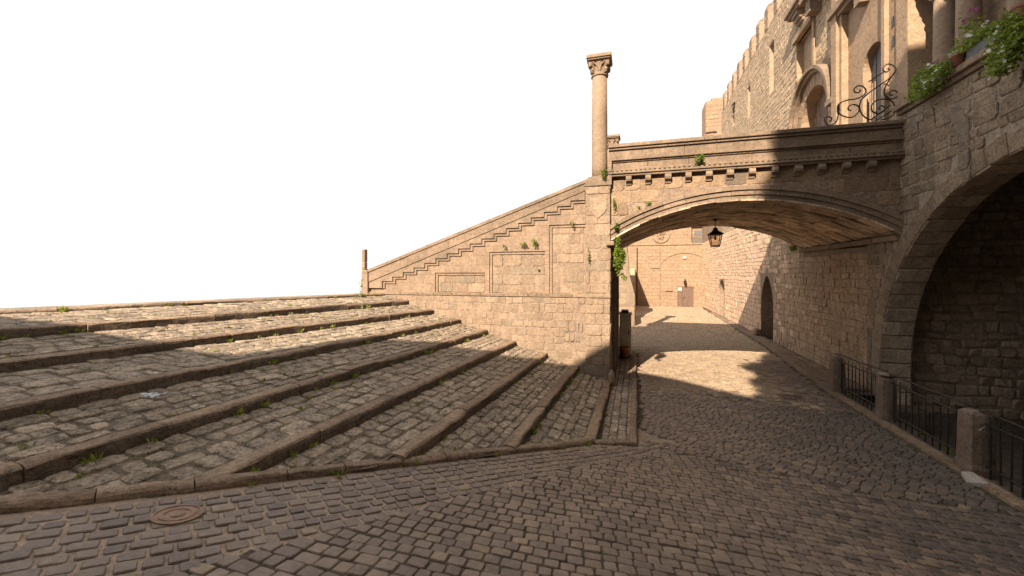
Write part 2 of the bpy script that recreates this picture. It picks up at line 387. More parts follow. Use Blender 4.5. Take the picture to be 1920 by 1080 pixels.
# ---------------------------------------------------------------- foliage
def leaf_at(mb,p,d,size,m=0,w=.55):
    d=Vector(d).normalized(); s=d.cross(Vector((U(-1,1),U(-1,1),U(-1,1))));
    if s.length<1e-4: s=d.orthogonal()
    s.normalize(); nrm=d.cross(s); p=Vector(p)
    a=p; b=p+d*size*.5+s*size*w*.5+nrm*size*.08; c=p+d*size; e=p+d*size*.5-s*size*w*.5+nrm*size*.08
    mid=p+d*size*.55-nrm*size*.05
    mb.add([a,b,c,e,mid],[(0,1,4),(1,2,4),(0,4,3),(4,2,3)],m)
def leaves(mb,c,rad,n,size,bias=(0,0,0),m=0,shell=.0):
    c=Vector(c); bias=Vector(bias)
    for _ in range(n):
        while True:
            q=Vector((U(-1,1),U(-1,1),U(-1,1)))
            if shell<q.length<1: break
        p=c+Vector((q.x*rad[0],q.y*rad[1],q.z*rad[2]))
        d=Vector((U(-1,1),U(-1,1),U(-1,1)))+bias
        leaf_at(mb,p,d,size*U(.6,1.3),m)
def petals(mb,p,r,m=0):
    p=Vector(p); n=Vector((U(-1,0),U(-1,.2),U(0,.8))).normalized(); x=n.orthogonal().normalized(); y=n.cross(x)
    for k in range(5):
        a=2*math.pi*k/5; d=x*math.cos(a)+y*math.sin(a); e=x*math.cos(a+.5)+y*math.sin(a+.5); f=x*math.cos(a-.5)+y*math.sin(a-.5)
        mb.add([p,p+f*r*.7+n*r*.15,p+d*r+n*r*.25,p+e*r*.7+n*r*.15],[(0,1,2,3)],m)
def tuft(mb,p,s,n,m=0,out=(0,0,0)):
    for _ in range(n):
        a=U(0,6.28); d=Vector((math.cos(a)*U(.2,1),math.sin(a)*U(.2,1),U(.3,1.2)))+Vector(out)
        q=Vector(p)+Vector((U(-1,1)*s*.5,U(-1,1)*s*.5,0))
        leaf_at(mb,q,d,s*U(.4,1.0),m,.45)

# ---------------------------------------------------------------- levels of the ground
K0=Vector((-.56,6.15)); KC=Vector((.04,6.37)); KD=Vector((-.583,-.811)); KN=Vector((.811,-.583))
def street_z(x,y):
    q=-.42*(x-.04)-.907*(y-6.37)+.02
    z=.1815*(q+math.sqrt(q*q+.35))/2
    return min(z-.0, 1.5+ (z-1.5)*.1 if z>1.5 else z)
def kerb_z(t): 
    z=.143+.178*t
    return (z+.1+math.sqrt((z-.1)**2+.004))/2
RX=[-6.42,-5.68,-4.95,-4.216,-3.48,-2.75,-1.98,-1.233,-.5]
RM=[.40,.29,.22,.13,.098,.064,.05,.042,.016]
RZ=[2.05,1.895,1.66,1.446,1.20,.957,.712,.44,.16]
WY=9.69
def corner_y(x): return 6.15+.367*(x+.56)
def riser_x(i,y): return RX[i]-RM[i]*(9.75-y)
def kerb_hit(i_or_fn,off=0.0):
    """y at which a line x(y) meets the front kerb line shifted inwards by off"""
    fn=(lambda y: riser_x(i_or_fn,y)) if isinstance(i_or_fn,int) else i_or_fn
    lo,hi=-6.0,9.7
    g=lambda y:(Vector((fn(y),y))-K0).dot(KN)+off
    if g(hi)>0: return hi
    if g(lo)<0: return lo
    for _ in range(40):
        mid=(lo+hi)/2
        if g(mid)>0: lo=mid
        else: hi=mid
    return hi

# ================================================================= GROUND AND STREET
def ground():
    mb=MB(); xs=[-46,-30,-20,-14,-11,-9.6]+[-9+.5*k for k in range(37)]+[10,14,20,30,46]; ys=[-46,-30,-20,-14]+[-9+.75*k for k in range(62)]+[40,46,60]
    def z(x,y):
        e=riser_x(0,y)-.6
        b=street_z(max(x,-6),y)-.14
        if y>9.9: e=-7.6
        if x<-2.2 and y>-2: b=min(b,-.1) if y>9 else b-.25
        if x<e: b=b-(e-x)*1.1 if e-x<7 else b-7.7
        return b if not (4.3<x<9.5 and 1<y<11) else -.75
    idx={}
    vs=[];fs=[]
    for j,y in enumerate(ys):
        for i,x in enumerate(xs): vs.append((x,y,z(x,y)))
    n=len(xs)
    for j in range(len(ys)-1):
        for i in range(n-1): fs.append((j*n+i,j*n+i+1,(j+1)*n+i+1,(j+1)*n+i))
    mb.add(vs,fs); o=mb.build('ground',M['dirt']); tag(o,None,None,kind='structure')
ground()

def right_kerb(y): 
    if y<11: return 4.03
    if y<17: return 4.03+(y-11)/6*.45
    return 4.48+(y-17)*.02
def road():
    mb=MB()
    # bed under the stones: material 0 dark dirt, 2 pale mortar near the steps
    st=.125; y=-3.0
    def strip_w(t): return .62+.13*max(0,t-1.0)+ (max(0,t-5.0)*.5)
    def in_strip(x,y):
        q=Vector((x,y))-K0; t=q.dot(KD); d=q.dot(KN)
        return t>-1.2 and d<strip_w(t)
    ny=int(38/st)
    for j in range(ny):
        y0=-3+j*st; y1=y0+st
        nx=int(10/st)
        for i in range(nx):
            x0=-5.4+i*st; x1=x0+st
            cx,cy=(x0+x1)/2,(y0+y1)/2
            if cy>34.6 or x0>right_kerb(cy)+.1: continue
            if cy<6.1 and (Vector((cx,cy))-K0).dot(KN)<-.35: continue
            if cy>=6.1 and cy<6.4 and x1<-.5: continue
            if cy>=6.4 and x1<-.0: 
                if cy<14.2 or x1<-.6: continue
            dz=.0115
            P=lambda x,y:(x,y,street_z(x,y)-dz-.006*noise.noise((x*3,y*3,0)))
            mb.quad(P(x0,y0),P(x1,y0),P(x1,y1),P(x0,y1),3 if in_strip(cx,cy) else 0)
    def sett(x,y,ang,w,l,hi,m,dome=.003):
        ca,sa=math.cos(ang),math.sin(ang)
        j=.045*min(w,l)
        c=[(-w/2,-l/2),(w/2,-l/2),(w/2,l/2),(-w/2,l/2)]
        c=[(a+U(-j,j),b+U(-j,j)) for a,b in c]
        near=hi
        if near:
            q=[]; r=.11
            for k in range(4):
                p0=c[k];pp=c[k-1];pn=c[(k+1)%4]
                q.append((p0[0]+(pp[0]-p0[0])*r,p0[1]+(pp[1]-p0[1])*r)); q.append((p0[0]+(pn[0]-p0[0])*r,p0[1]+(pn[1]-p0[1])*r))
            c=q
        n=len(c); dz=U(-.004,.004); tx,ty=U(-.035,.035),U(-.035,.035)
        def T(a,b,h): 
            X=x+a*ca-b*sa; Y=y+a*sa+b*ca
            return (X,Y,street_z(X,Y)+dz+a*tx+b*ty+h)
        vs=[T(a,b,-.04) for a,b in c]+[T(a,b,-.008) for a,b in c]+[T(a*.91,b*.91,0) for a,b in c]
        fs=[]
        for r_ in (0,n):
            for k in range(n): fs.append((r_+k,r_+(k+1)%n,r_+(k+1)%n+n,r_+k+n))
        if near:
            vs.append(T(0,0,dome)); 
            for k in range(n): fs.append((2*n+k,2*n+(k+1)%n,3*n))
        else: fs.append(tuple(range(2*n,3*n)))
        mb.add(vs,fs,m)
    def region(x,y):
        if x>right_kerb(y)-.05: return None
        q=Vector((x,y))-K0; t=q.dot(KD); d=q.dot(KN)
        if x>-.56 and x<.12 and y<6.6:
            if y>corner_y(min(x,.06))-.06: return None
        elif y<6.6:
            if d<.07: return None
        elif x<.12 and y<14: return None
        elif x<-.45: return None
        if t>-1.2 and d<strip_w(t): 
            return 'strip'
        fold=6.30-.13*x+.12*math.sin(x*1.7)
        if y<fold-.012: return 'front'
        if y<fold+.012: return None
        if y<9.45+.25*math.sin(x*1.3) : return 'mid'
        return 'back'
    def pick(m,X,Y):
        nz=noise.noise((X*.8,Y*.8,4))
        if m==1 and R()<(X-1.1+.5*nz)/2.6: return 5  # painted-in shade grows more likely towards the right
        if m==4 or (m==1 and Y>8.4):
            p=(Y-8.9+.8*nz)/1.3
            if X>2.2 and Y<14: p=min(p,1-(X-2.9)/.9)  # fades the painted light tone out right of the sun patch
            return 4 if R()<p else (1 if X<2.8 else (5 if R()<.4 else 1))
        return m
    def field(name,ang,w,l,x0,x1,y0,y1,m,wave=0.0,gap=.0075,nearfn=None,stag=.5):
        # rows along the direction ang, inside the box
        ca,sa=math.cos(ang),math.sin(ang); cx,cy=(x0+x1)/2,(y0+y1)/2
        rad=math.hypot(x1-x0,y1-y0)/2
        b=-rad; row=0
        while b<rad:
            ll=l*U(.9,1.12); a=-rad+(row%2)*w*stag
            ph=U(0,6)
            while a<rad:
                ww=w*U(.78,1.24)
                aa=a+ww/2; bb=b+ll/2+wave*math.sin(aa*.9+.4)+.008*math.sin(aa*7+ph)
                X=cx+aa*ca-bb*sa; Y=cy+aa*sa+bb*ca
                an=ang+wave*.9*math.cos(aa*.9+.4)
                a+=ww
                if x0<X<x1 and y0<Y<y1 and region(X,Y)==name:
                    dpt=-X*ST+Y*CT
                    hi=0<dpt<7.5
                    sett(X,Y,an+U(-.03,.03),ww-gap*U(.8,1.6),ll-gap*U(.8,1.6),hi,pick(m,X,Y))
            b+=ll; row+=1
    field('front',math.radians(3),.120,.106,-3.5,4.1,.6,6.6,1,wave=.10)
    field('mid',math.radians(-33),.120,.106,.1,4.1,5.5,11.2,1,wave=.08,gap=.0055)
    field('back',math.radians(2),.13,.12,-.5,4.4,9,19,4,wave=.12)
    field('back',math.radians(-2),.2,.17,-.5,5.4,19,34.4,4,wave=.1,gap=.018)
    ka=math.atan2(KD.y,KD.x)
    field('strip',ka+math.pi,.135,.118,-5.0,.5,-.5,6.7,2,wave=.04,gap=.018)
    o=mb.build('road',[M['joint'],M['sett'],M['sett_left'],M['pale_joint'],M['sett_back'],M['sett_shade']]); tag(o,None,None,kind='structure')
road()

# ================================================================= THE BROAD COBBLED STEPS
weeds=MB()
steps=thing('broad_steps','broad fan of low cobbled steps with worn dark risers beside the stair wall','steps',(-3,6,.0))
def rounded_bar(mb,pathfn,t0,t1,stones,prof,gap=.01,wob=.01,m=0,step=.16,seed=0,front=0):
    """a row of kerb stones: pathfn(t) -> (point, inward 2D dir); prof = [(n,z)] cross section"""
    t=t0
    while t<t1-1e-6:
        L=U(*stones); te=min(t1,t+L)
        if t1-te<stones[0]*.4: te=t1
        n=max(2,int((te-t)/step)+1); off=U(-.010,.010); oz=U(-.009,.009); rings=[]
        for k in range(n):
            tt=t+gap/2+(te-t-gap)*k/(n-1)
            p,d=pathfn(tt)
            rg=[]
            for q,(a,z) in enumerate(prof):
                w1=noise.noise((tt*2.3+seed,q*.35,seed*1.7))*wob; w2=noise.noise((tt*6+seed*3,q*.5,9.1))*wob*.7
                rg.append((p.x+d.x*(a+off+w1+w2),p.y+d.y*(a+off+w1+w2),p.z+z+oz+(w2+w1*.5 if q in (2,3,4,5) else 0)))
            rings.append(rg)
        c=len(prof); vs=[v for rg in rings for v in rg]; fs=[]; ff=[]
        for k in range(n-1):
            for q in range(c-1):
                a=k*c+q; (ff if q<2 else fs).append((a,a+c,a+c+1,a+1))
        fs.append(tuple(range(c))); o=(n-1)*c; fs.append(tuple(range(o+c-1,o-1,-1)))
        b0=len(mb.v); mb.add(vs,fs,m)
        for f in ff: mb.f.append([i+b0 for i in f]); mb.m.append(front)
        t=te
def build_steps():
    W=.165
    prof=[(0,-.22),(.0,-.05),(.004,-.022),(.018,-.005),(.04,0.0),(.13,.004),(W,.0),(W+.005,-.1)]
    for i in range(9):
        ylo=kerb_hit(i,.02)
        h=.12 if i else .045
        mb=MB()
        def path(t,i=i):
            return Vector((riser_x(i,t),t,RZ[i])), Vector((-1,RM[i]*.0)) 
        p2=[(a,z) for a,z in prof]
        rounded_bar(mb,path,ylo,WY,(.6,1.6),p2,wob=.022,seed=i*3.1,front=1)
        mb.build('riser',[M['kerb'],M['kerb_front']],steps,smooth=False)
        # weeds at the foot
        y=ylo+.3
        while y<WY:
            if R()<.6: tuft(weeds,(riser_x(i,y)+.02,y,RZ[i]-h+.0),U(.03,.115),random.randint(5,18),0,(.2,0,.1))
            y+=U(.08,.6)
    for i in range(8):
        # tread between riser i (upper) and riser i+1 (lower)
        mb=MB()
        hi_z=RZ[i]-(.12 if i else .045); lo_z=RZ[i+1]+.004
        def xf(f,y): 
            a=riser_x(i+1,y)-W; b=riser_x(i,y)
            return a+(b-a)*f
        def zf(f,y): return lo_z+(hi_z-lo_z)*f
        f_n=6
        for k in range(f_n):
            f0,f1=k/f_n,(k+1)/f_n
            ya=kerb_hit(lambda y:xf(f0,y),.0); yb=kerb_hit(lambda y:xf(f1,y),.0)
            m_=40
            for q in range(m_):
                s0,s1=q/m_,(q+1)/m_
                P=lambda f,y:(xf(f,y)+(0 if 0<f<1 else (.03 if f==0 else -.03)),y,zf(f,y)-.012+.009*noise.noise((xf(f,y)*4,y*4,2)))
                mb.quad(P(f0,ya+(WY-ya)*s0),P(f0,ya+(WY-ya)*s1),P(f1,yb+(WY-yb)*s1),P(f1,yb+(WY-yb)*s0),0)
        # cobbles
        rows=[0]; 
        while rows[-1]<.999:
            rows.append(rows[-1]+U(.19,.31))
        rows=[r/rows[-1] for r in rows]
        for k in range(len(rows)-1):
            f0,f1=rows[k]+U(.006,.02),rows[k+1]-U(.006,.02)
            fm=(f0+f1)/2
            y=min(kerb_hit(lambda y:xf(f0,y),.07),kerb_hit(lambda y:xf(f1,y),.07))
            while y<WY:
                L=U(.13,.34); ye=min(WY-.01,y+L-U(.008,.034))
                if ye-y<.07: y+=L; continue
                ya=max(y,kerb_hit(lambda q:xf(f0,q),.09)); yb=max(y,kerb_hit(lambda q:xf(f1,q),.09))
                y+=L
                if ye-ya<.05 or ye-yb<.05: continue
                j=lambda: U(-.014,.014)
                jf=lambda: U(-.03,.03)
                c=[(f0+jf(),ya+j()),(f0+jf(),ye+j()),(f1+jf(),ye+j()),(f1+jf(),yb+j())]
                q=[]
                for a in range(4):
                    p0=c[a];pp=c[a-1];pn=c[(a+1)%4]; r=U(.08,.26); r2=U(.08,.26)
                    q.append((p0[0]+(pp[0]-p0[0])*r,p0[1]+(pp[1]-p0[1])*r)); q.append((p0[0]+(pn[0]-p0[0])*r2,p0[1]+(pn[1]-p0[1])*r2))
                n=8; cf=sum(p[0] for p in q)/n; cy=sum(p[1] for p in q)/n
                dz=U(-.008,.008); t1,t2=U(-.02,.02),U(-.05,.05); dome=U(-.002,.007)
                def T(f,yy,h): return (xf(f,yy),yy,zf(f,yy)+dz+(f-cf)*t1*2+(yy-cy)*t2+h)
                vs=[T(f,yy,-.06) for f,yy in q]+[T(f,yy,-.014) for f,yy in q]
                vs+=[T(cf+(f-cf)*.93,cy+(yy-cy)*.94,-.001+U(-.003,.003)) for f,yy in q]
                vs+=[T(cf+(f-cf)*.5,cy+(yy-cy)*.55,dome*.7+U(-.003,.003)) for f,yy in q]+[T(cf,cy,dome)]
                fs=[]
                for r_ in (0,n,2*n):
                    for a in range(n): fs.append((r_+a+n,r_+(a+1)%n+n,r_+(a+1)%n,r_+a))
                for a in range(n): fs.append((3*n+(a+1)%n,3*n+a,4*n))
                mb.add(vs,[f_[::-1] for f_ in fs],1)
                if R()<.14: tuft(weeds,T(f0,ye,0.0),U(.025,.065),random.randint(4,9),0)
        mb.build('tread',[M['tread_dirt'],M['tread']],steps)
    # lowest paving strip by the pier and under the bridge
    mb=MB(); fr=None
    y0=6.5
    def zz(x,y): return .065+.0*x
    mb.quad((-.55,6.2,.045),(.05,6.4,.045),(.05,13.9,.045),(-.55,13.9,.045),0)
    x=-.49
    while x<-.02:
        wx=U(.10,.16); xe=min(x+wx-.012,-.03); y=corner_y(x)+.13
        while y<13.8:
            L=U(.13,.26); ye=y+L-.014
            if y<WY and x<-.5: y+=L; continue
            fr=Frame((0,0,.03),(1,0,0),(0,1,0),(0,0,1))
            block(mb,fr,[(x+U(-.006,.006),y),(xe,y+U(-.006,.006)),(xe+U(-.006,.006),ye),(x,ye)],U(.028,.04),.012,.12,1)
            if R()<.12: tuft(weeds,(x,y,.05),U(.02,.06),6,0)
            y+=L
        x+=wx
    mb.build('tread',[M['joint'],M['tread']],steps)
    # front kerb
    mb=MB()
    pr=[(0,-.16),(0,-.05),(.004,-.022),(.016,-.006),(.03,0),(.08,.003),(.115,-.004),(.12,-.09)]
    def path(t):
        p=K0+KD*t; return Vector((p.x,p.y,kerb_z(t))),-KN
    rounded_bar(mb,path,0.0,10.5,(.35,.9),pr,wob=.022,seed=40,step=.1)
    def path2(t): return Vector((.05,6.37+t,.1)),Vector((-1,0))
    # reversed direction of travel keeps the outside face on the street side
    rounded_bar(mb,path2,-.02,7.5,(.5,1.1),pr,wob=.012,seed=50)
    def path3(t): 
        d=(K0-KC).normalized(); p=KC+d*t; return Vector((p.x,p.y,.1+.043*t/.64)),Vector((d.y,-d.x))*(-1 if d.y*0-d.x<0 else 1)
    rounded_bar(mb,path3,0.0,.64,(.3,.5),pr,wob=.012,seed=60,step=.1)
    mb.build('front_kerb',M['kerb'],steps)
    t=.2
    while t<7.5:
        p=K0+KD*t+KN*.02
        if R()<.45:
            s=U(.03,.13); tuft(weeds,(p.x,p.y,street_z(p.x,p.y)),s,random.randint(5,16),0,(.4,-.2,0))
        t+=U(.1,.5)
    y=6.5
    while y<9:
        if R()<.7: tuft(weeds,(.07,y,.0),U(.02,.07),8)
        y+=U(.05,.25)
    # back strip of the terrace
    mb=MB()
    for q in range(30):
        ya=-6+15.7*q/30; yb=-6+15.7*(q+1)/30
        A=lambda y,o,z:(riser_x(0,y)-o,y,z)
        mb.quad(A(ya,.16,2.045),A(yb,.16,2.045),A(yb,.75,2.05),A(ya,.75,2.05),0)
        mb.quad(A(ya,.75,2.05),A(yb,.75,2.05),A(yb,.75,-2),A(ya,.75,-2),0)
    mb.build('terrace_edge',[M['tread']],steps)
build_steps()

# ================================================================= STAIR WALL
def zig(n0=17):
    """outline of the stepped moulding: list of (x,z) from lower left to upper right"""
    x0,x1=-6.49,-1.12; z0,z1=2.385,4.29; pts=[]
    for k in range(17):
        xa=x0+(x1-x0)*k/17; xb=x0+(x1-x0)*(k+1)/17; z=z0+(z1-z0)*k/16
        pts+=[(xa,z),(xb,z)]
    return pts
XL=-6.90
def stair_wall():
    t=thing('stair_wall','tan stone stair wall with sloping parapet, stepped moulding and three recessed panels','wall',(-3.8,9.9,0))
    fr=facing_y(9.75)
    top=lambda x: 2.70+(x-XL)*(4.79-2.70)/(-.974-XL)
    low=lambda x: 2.36+(x-XL)*(4.50-2.36)/(-1.10-XL)
    # core
    mb=MB()
    core=[(XL,-.4),(-.56,-.4),(-.56,4.70),(-1.0,4.70),(XL,top(XL)-.03)]
    mb.prism(core,fr,-.03,-.50,0)
    mb.build('wall',M['field'],t)
    # fields with panel notches (two steps deep)
    P=[(-4.89,-3.60,2.545),(-3.40,-2.07,3.06),(-1.89,-1.13,3.68)]
    for k,(off,front,back) in enumerate(((0,.0,-.03),(.065,.03,.0))):
        mb=MB(); pts=[(XL,2.10)]
        for a,b,zt in P:
            a2=a-off; zt2=zt+off; b2=b+off*.3
            if b>-1.3: b2=-1.10
            pts+=[(a2,2.10),(a2,zt2),(b2,zt2),(b2,2.10)]
        pts=[p for i,p in enumerate(pts)]
        pts+=[(-1.06,2.10),(-1.06,4.55),(XL,low(XL))] if P[-1][1]<-1.3 else []
        if pts[-1][0]>-1.2 and pts[-1][1]<2.2:
            pts=pts[:-2]+[(-1.10,P[-1][2]+off),(-1.10,low(-1.10)),(XL,low(XL))]
        mb.prism(pts,fr,front,back,0); mb.build('panel_frame',M['field'],t)
    # stepped mouldings: two layers above the zigzag line
    z=zig()
    for dx,dz,front,back in ((.0,.0,.095,.028),(.065,-.062,.062,.0295)):
        mb=MB(); pts=[(x+dx,zz+dz) for x,zz in z]
        pts[-1]=(-1.105,pts[-1][1])
        first=[(pts[0][0],2.25+dz*.5)]
        left=[(XL+.0,2.25)] if dx==0 else [(XL+.001,2.252)]
        # closed outline: foot, zigzag, then back along the parapet band
        outline=[(XL,low(XL)-.02)]+[(XL,2.2+dx),(pts[0][0],2.2+dx)]+pts+[(-1.105,low(-1.105))]
        if dx>0: outline=[(pts[0][0]-.09,2.19),(pts[0][0],2.19)]+pts+[(-1.107,low(-1.107)-.03),(pts[0][0]-.09,low(pts[0][0]-.09)-.03)]
        mb.prism(outline,fr,front,back,0); mb.build('stepped_moulding',M['trim'],t)
    # sloping parapet band in long stones, with coping
    mb=MB(); n=5
    for k in range(n):
        xa=XL+(-1.0-XL)*k/n+.003; xb=XL+(-1.0-XL)*(k+1)/n-.003
        mb.prism([(xa,low(xa)),(xb,low(xb)),(xb,top(xb)-.075),(xa,top(xa)-.075)],fr,.112+U(-.003,.003),-.5,0)
    mb.build('sloping_parapet',M['trim'],t)
    mb=MB()
    for k in range(n+1):
        xa=XL+(-.99-XL)*k/(n+1)+.002; xb=XL+(-.99-XL)*(k+1)/(n+1)-.002
        mb.prism([(xa,top(xa)-.075),(xb,top(xb)-.075),(xb,top(xb)),(xa,top(xa))],fr,.135,-.53,0)
    mb.build('coping',M['trim'],t)
    # end block at the foot
    mb=MB(); mb.box(XL-.17,XL-.003,9.60,10.2,1.95,2.68,0,.012); mb.build('end_block',M['trim'],t)
    # plinth of irregular blocks and a ledge above it
    mb=MB(); mb.box(XL-.15,-1.075,9.70,9.9,-.3,2.03,0); 
    masonry(mb,facing_y(9.70),XL-.15,-1.08,.0,2.02,(.14,.23),(.12,.32),.013,.011,.007,.010,.5,m=1,wob=.012,inside=lambda u,v: not(-1.55<u<-1.16 and 1.0<v<1.45))
    mb.quad((-1.58,9.699,.98),(-1.15,9.699,.98),(-1.15,9.699,1.47),(-1.58,9.699,1.47),2)
    masonry(mb,facing_y(9.699),-1.56,-1.15,.99,1.46,(.2,.25),(.10,.17),.022,.02,.008,.012,.5,m=1)
    mb.build('plinth',[M['mortar'],M['wall'],M['mortar_dark']],t)
    mb=MB(); x=XL-.17
    while x<-1.08:
        xe=min(-1.08,x+U(.8,1.4)); mb.box(x+.002,xe-.002,9.672,9.8,2.03,2.10,0,.008); x=xe
    mb.build('ledge',M['trim'],t)
    # masonry skin on panel backs
    mb=MB()
    for a,b,zt in P: masonry(mb,facing_y(9.78),a+.01,b-.01,2.11,zt-.01,(.19,.27),(.24,.5),.006,.011,.005,.004,.3,m=0)
    masonry(mb,facing_y(9.72),XL+.5,-1.12,2.11,2.42,(.2,.3),(.4,.7),.006,.006,.004,.002,.2,inside=lambda u,v: v<low(u)-.45 and not any(a-.1<u<b+.1 for a,b,_ in P))
    mb.build('panel_stones',M['wall'],t)
    # small iron ring plate in the middle panel
    mb=MB(); c=on_y(1010,507,9.72); mb.lathe((c.x,9.745,c.z),[(.03,0),(.03,.02)],10); mb.build('iron_plate',M['iron'],t)
    # stair flight behind the parapet
    mb=MB(); zs=zig()
    for k in range(17):
        xa=zs[2*k][0]; mb.box(xa,-.6-.002*k,10.26,15.3-.003*k,(zs[2*k][1]-.25) if k else 1.5,zs[2*k][1])
    mb.build('stair_flight',M['trim'],t)
stair_wall()

def pier():
    t=thing('bridge_pier','square tan stone pier between the stair wall and the bridge arch, dark at its foot','pier',(-.8,9.9,0))
    mb=MB(); mb.box(-1.09,-.535,9.66,15.3,-.3,4.62,0)
    masonry(mb,facing_y(9.66),-1.09,-.535,.05,4.60,(.19,.29),(.26,.42),.008,.016,.008,.005,.4,m=1)
    masonry(mb,facing_px(-.535),9.66,14.75,.05,3.3,(.19,.29),(.25,.5),.010,.016,.010,.006,.4,m=1)
    mb.build('shaft',[M['mortar'],M['wall']],t)
    # shallow carved shield
    mb=MB(); fr=facing_y(9.64); cx,cz=-.80,4.18; w,h=.19,.34
    sh=[(cx-w,cz+h*.5),(cx-w,cz-.1),(cx-w*.7,cz-h*.6),(cx,cz-h*.95),(cx+w*.7,cz-h*.6),(cx+w,cz-.1),(cx+w,cz+h*.5)]
    mb.prism(sh,fr,.005,-.02,0); mb.build('carved_shield',M['wall'],t)
    # mouldings: ledge and small impost
    mb=MB(); mb.box(-1.10,-.522,9.632,9.66,2.03,2.10,0,.008); mb.build('ledge',M['trim'],t)
    mb=MB(); mb.box(-.62,-.44,9.57,14.7,3.22,3.32,0,.015); mb.build('impost',M['trim'],t)
    mb=MB(); mb.prism([(-1.12,4.60),(-.5,4.60),(-.5,4.86),(-1.03,4.80)],facing_y(9.62),0,-.8); mb.build('cap_stone',M['trim'],t)
    # worn corner guard at the foot
    mb=MB(); mb.tube([(-.5,9.58,.0),(-.5,9.58,.3),(-.5,9.6,.42)],[.085,.075,.02],10); mb.build('corner_guard',M['kerb'],t,True)
    # strips on the passage side
    mb=MB()
    for y,w in ((10.35,.1),(11.1,.12),(12.0,.1)): mb.box(-.535,-.44,y,y+w,.08,3.22,0,.01)
    mb.build('pilaster_strip',M['trim'],t)
pier()

# ================================================================= COLUMNS
def capital(mb,c,r,s=1.0,m=0):
    """leafy capital from z=0 to .42*s above c: bell, corner scrolls, abacus"""
    x,y,z=c
    mb.lathe(c,[(r*1.0,-.03*s),(r*1.16,-.015*s),(r*1.16,.01*s),(r*1.0,.02*s),(r*.98,.08*s),(r*1.06,.2*s),(r*1.28,.32*s)],24,m)
    for k in range(4):
        a=math.pi/4+k*math.pi/2; d=Vector((math.cos(a),math.sin(a),0)); o=Vector(c)
        pts=[o+d*(r*.95)+Vector((0,0,.05*s)),o+d*(r*1.08)+Vector((0,0,.17*s)),o+d*(r*1.45)+Vector((0,0,.27*s)),o+d*(r*1.62)+Vector((0,0,.26*s)),o+d*(r*1.62)+Vector((0,0,.19*s)),o+d*(r*1.45)+Vector((0,0,.18*s))]
        mb.tube(pts,[.03*s,.045*s,.05*s,.05*s,.042*s,.03*s],7,m)
        # leaf tip hanging
        mb.tube([o+d*(r*1.2)+Vector((0,0,.15*s)),o+d*(r*1.38)+Vector((0,0,.10*s)),o+d*(r*1.30)+Vector((0,0,.04*s))],[.03*s,.035*s,.015*s],6,m)
        a=k*math.pi/2; d=Vector((math.cos(a),math.sin(a),0)); sd=Vector((-d.y,d.x,0))
        for sg in (-1,1):
            pts=[o+d*(r*1.0)+sd*(sg*.02*s)+Vector((0,0,.07*s)),o+d*(r*1.1)+sd*(sg*.05*s)+Vector((0,0,.2*s)),o+d*(r*1.22)+sd*(sg*.14*s)+Vector((0,0,.28*s))]
            mb.tube(pts,[.012*s,.018*s,.02*s],6,m)
    w=r*1.5
    mb.box(x-w,x+w,y-w,y+w,z+.315*s,z+.345*s,m,.008); w=r*1.66
    mb.box(x-w,x+w,y-w,y+w,z+.348*s,z+.43*s,m,.010)
def column(c,h,r,label,cap=.43):
    t=thing('column',label,'column',c)
    mb=MB(); mb.lathe(c,[(r*1.02,0),(r*1.0,.4),(r*.985,h*.6),(r*.95,h)],32); mb.build('shaft',M['column'],t,True)
    mb=MB(); capital(mb,(c[0],c[1],c[2]+h),r*.95,1.0); mb.build('capital',M['column'],t)
    mb=MB(); mb.box(c[0]-r*1.3,c[0]+r*1.3,c[1]-r*1.3,c[1]+r*1.3,c[2]-.5,c[2]-.0,0,.01); mb.build('plinth',M['column'],t)
column((-.80,10.06,4.80),2.47,.182,'tall free-standing stone column with a leafy capital, above the pier at the stair top')
column((-.80,15.95,4.80),2.47,.182,'second leafy-capital column, only its top showing behind the bridge parapet')

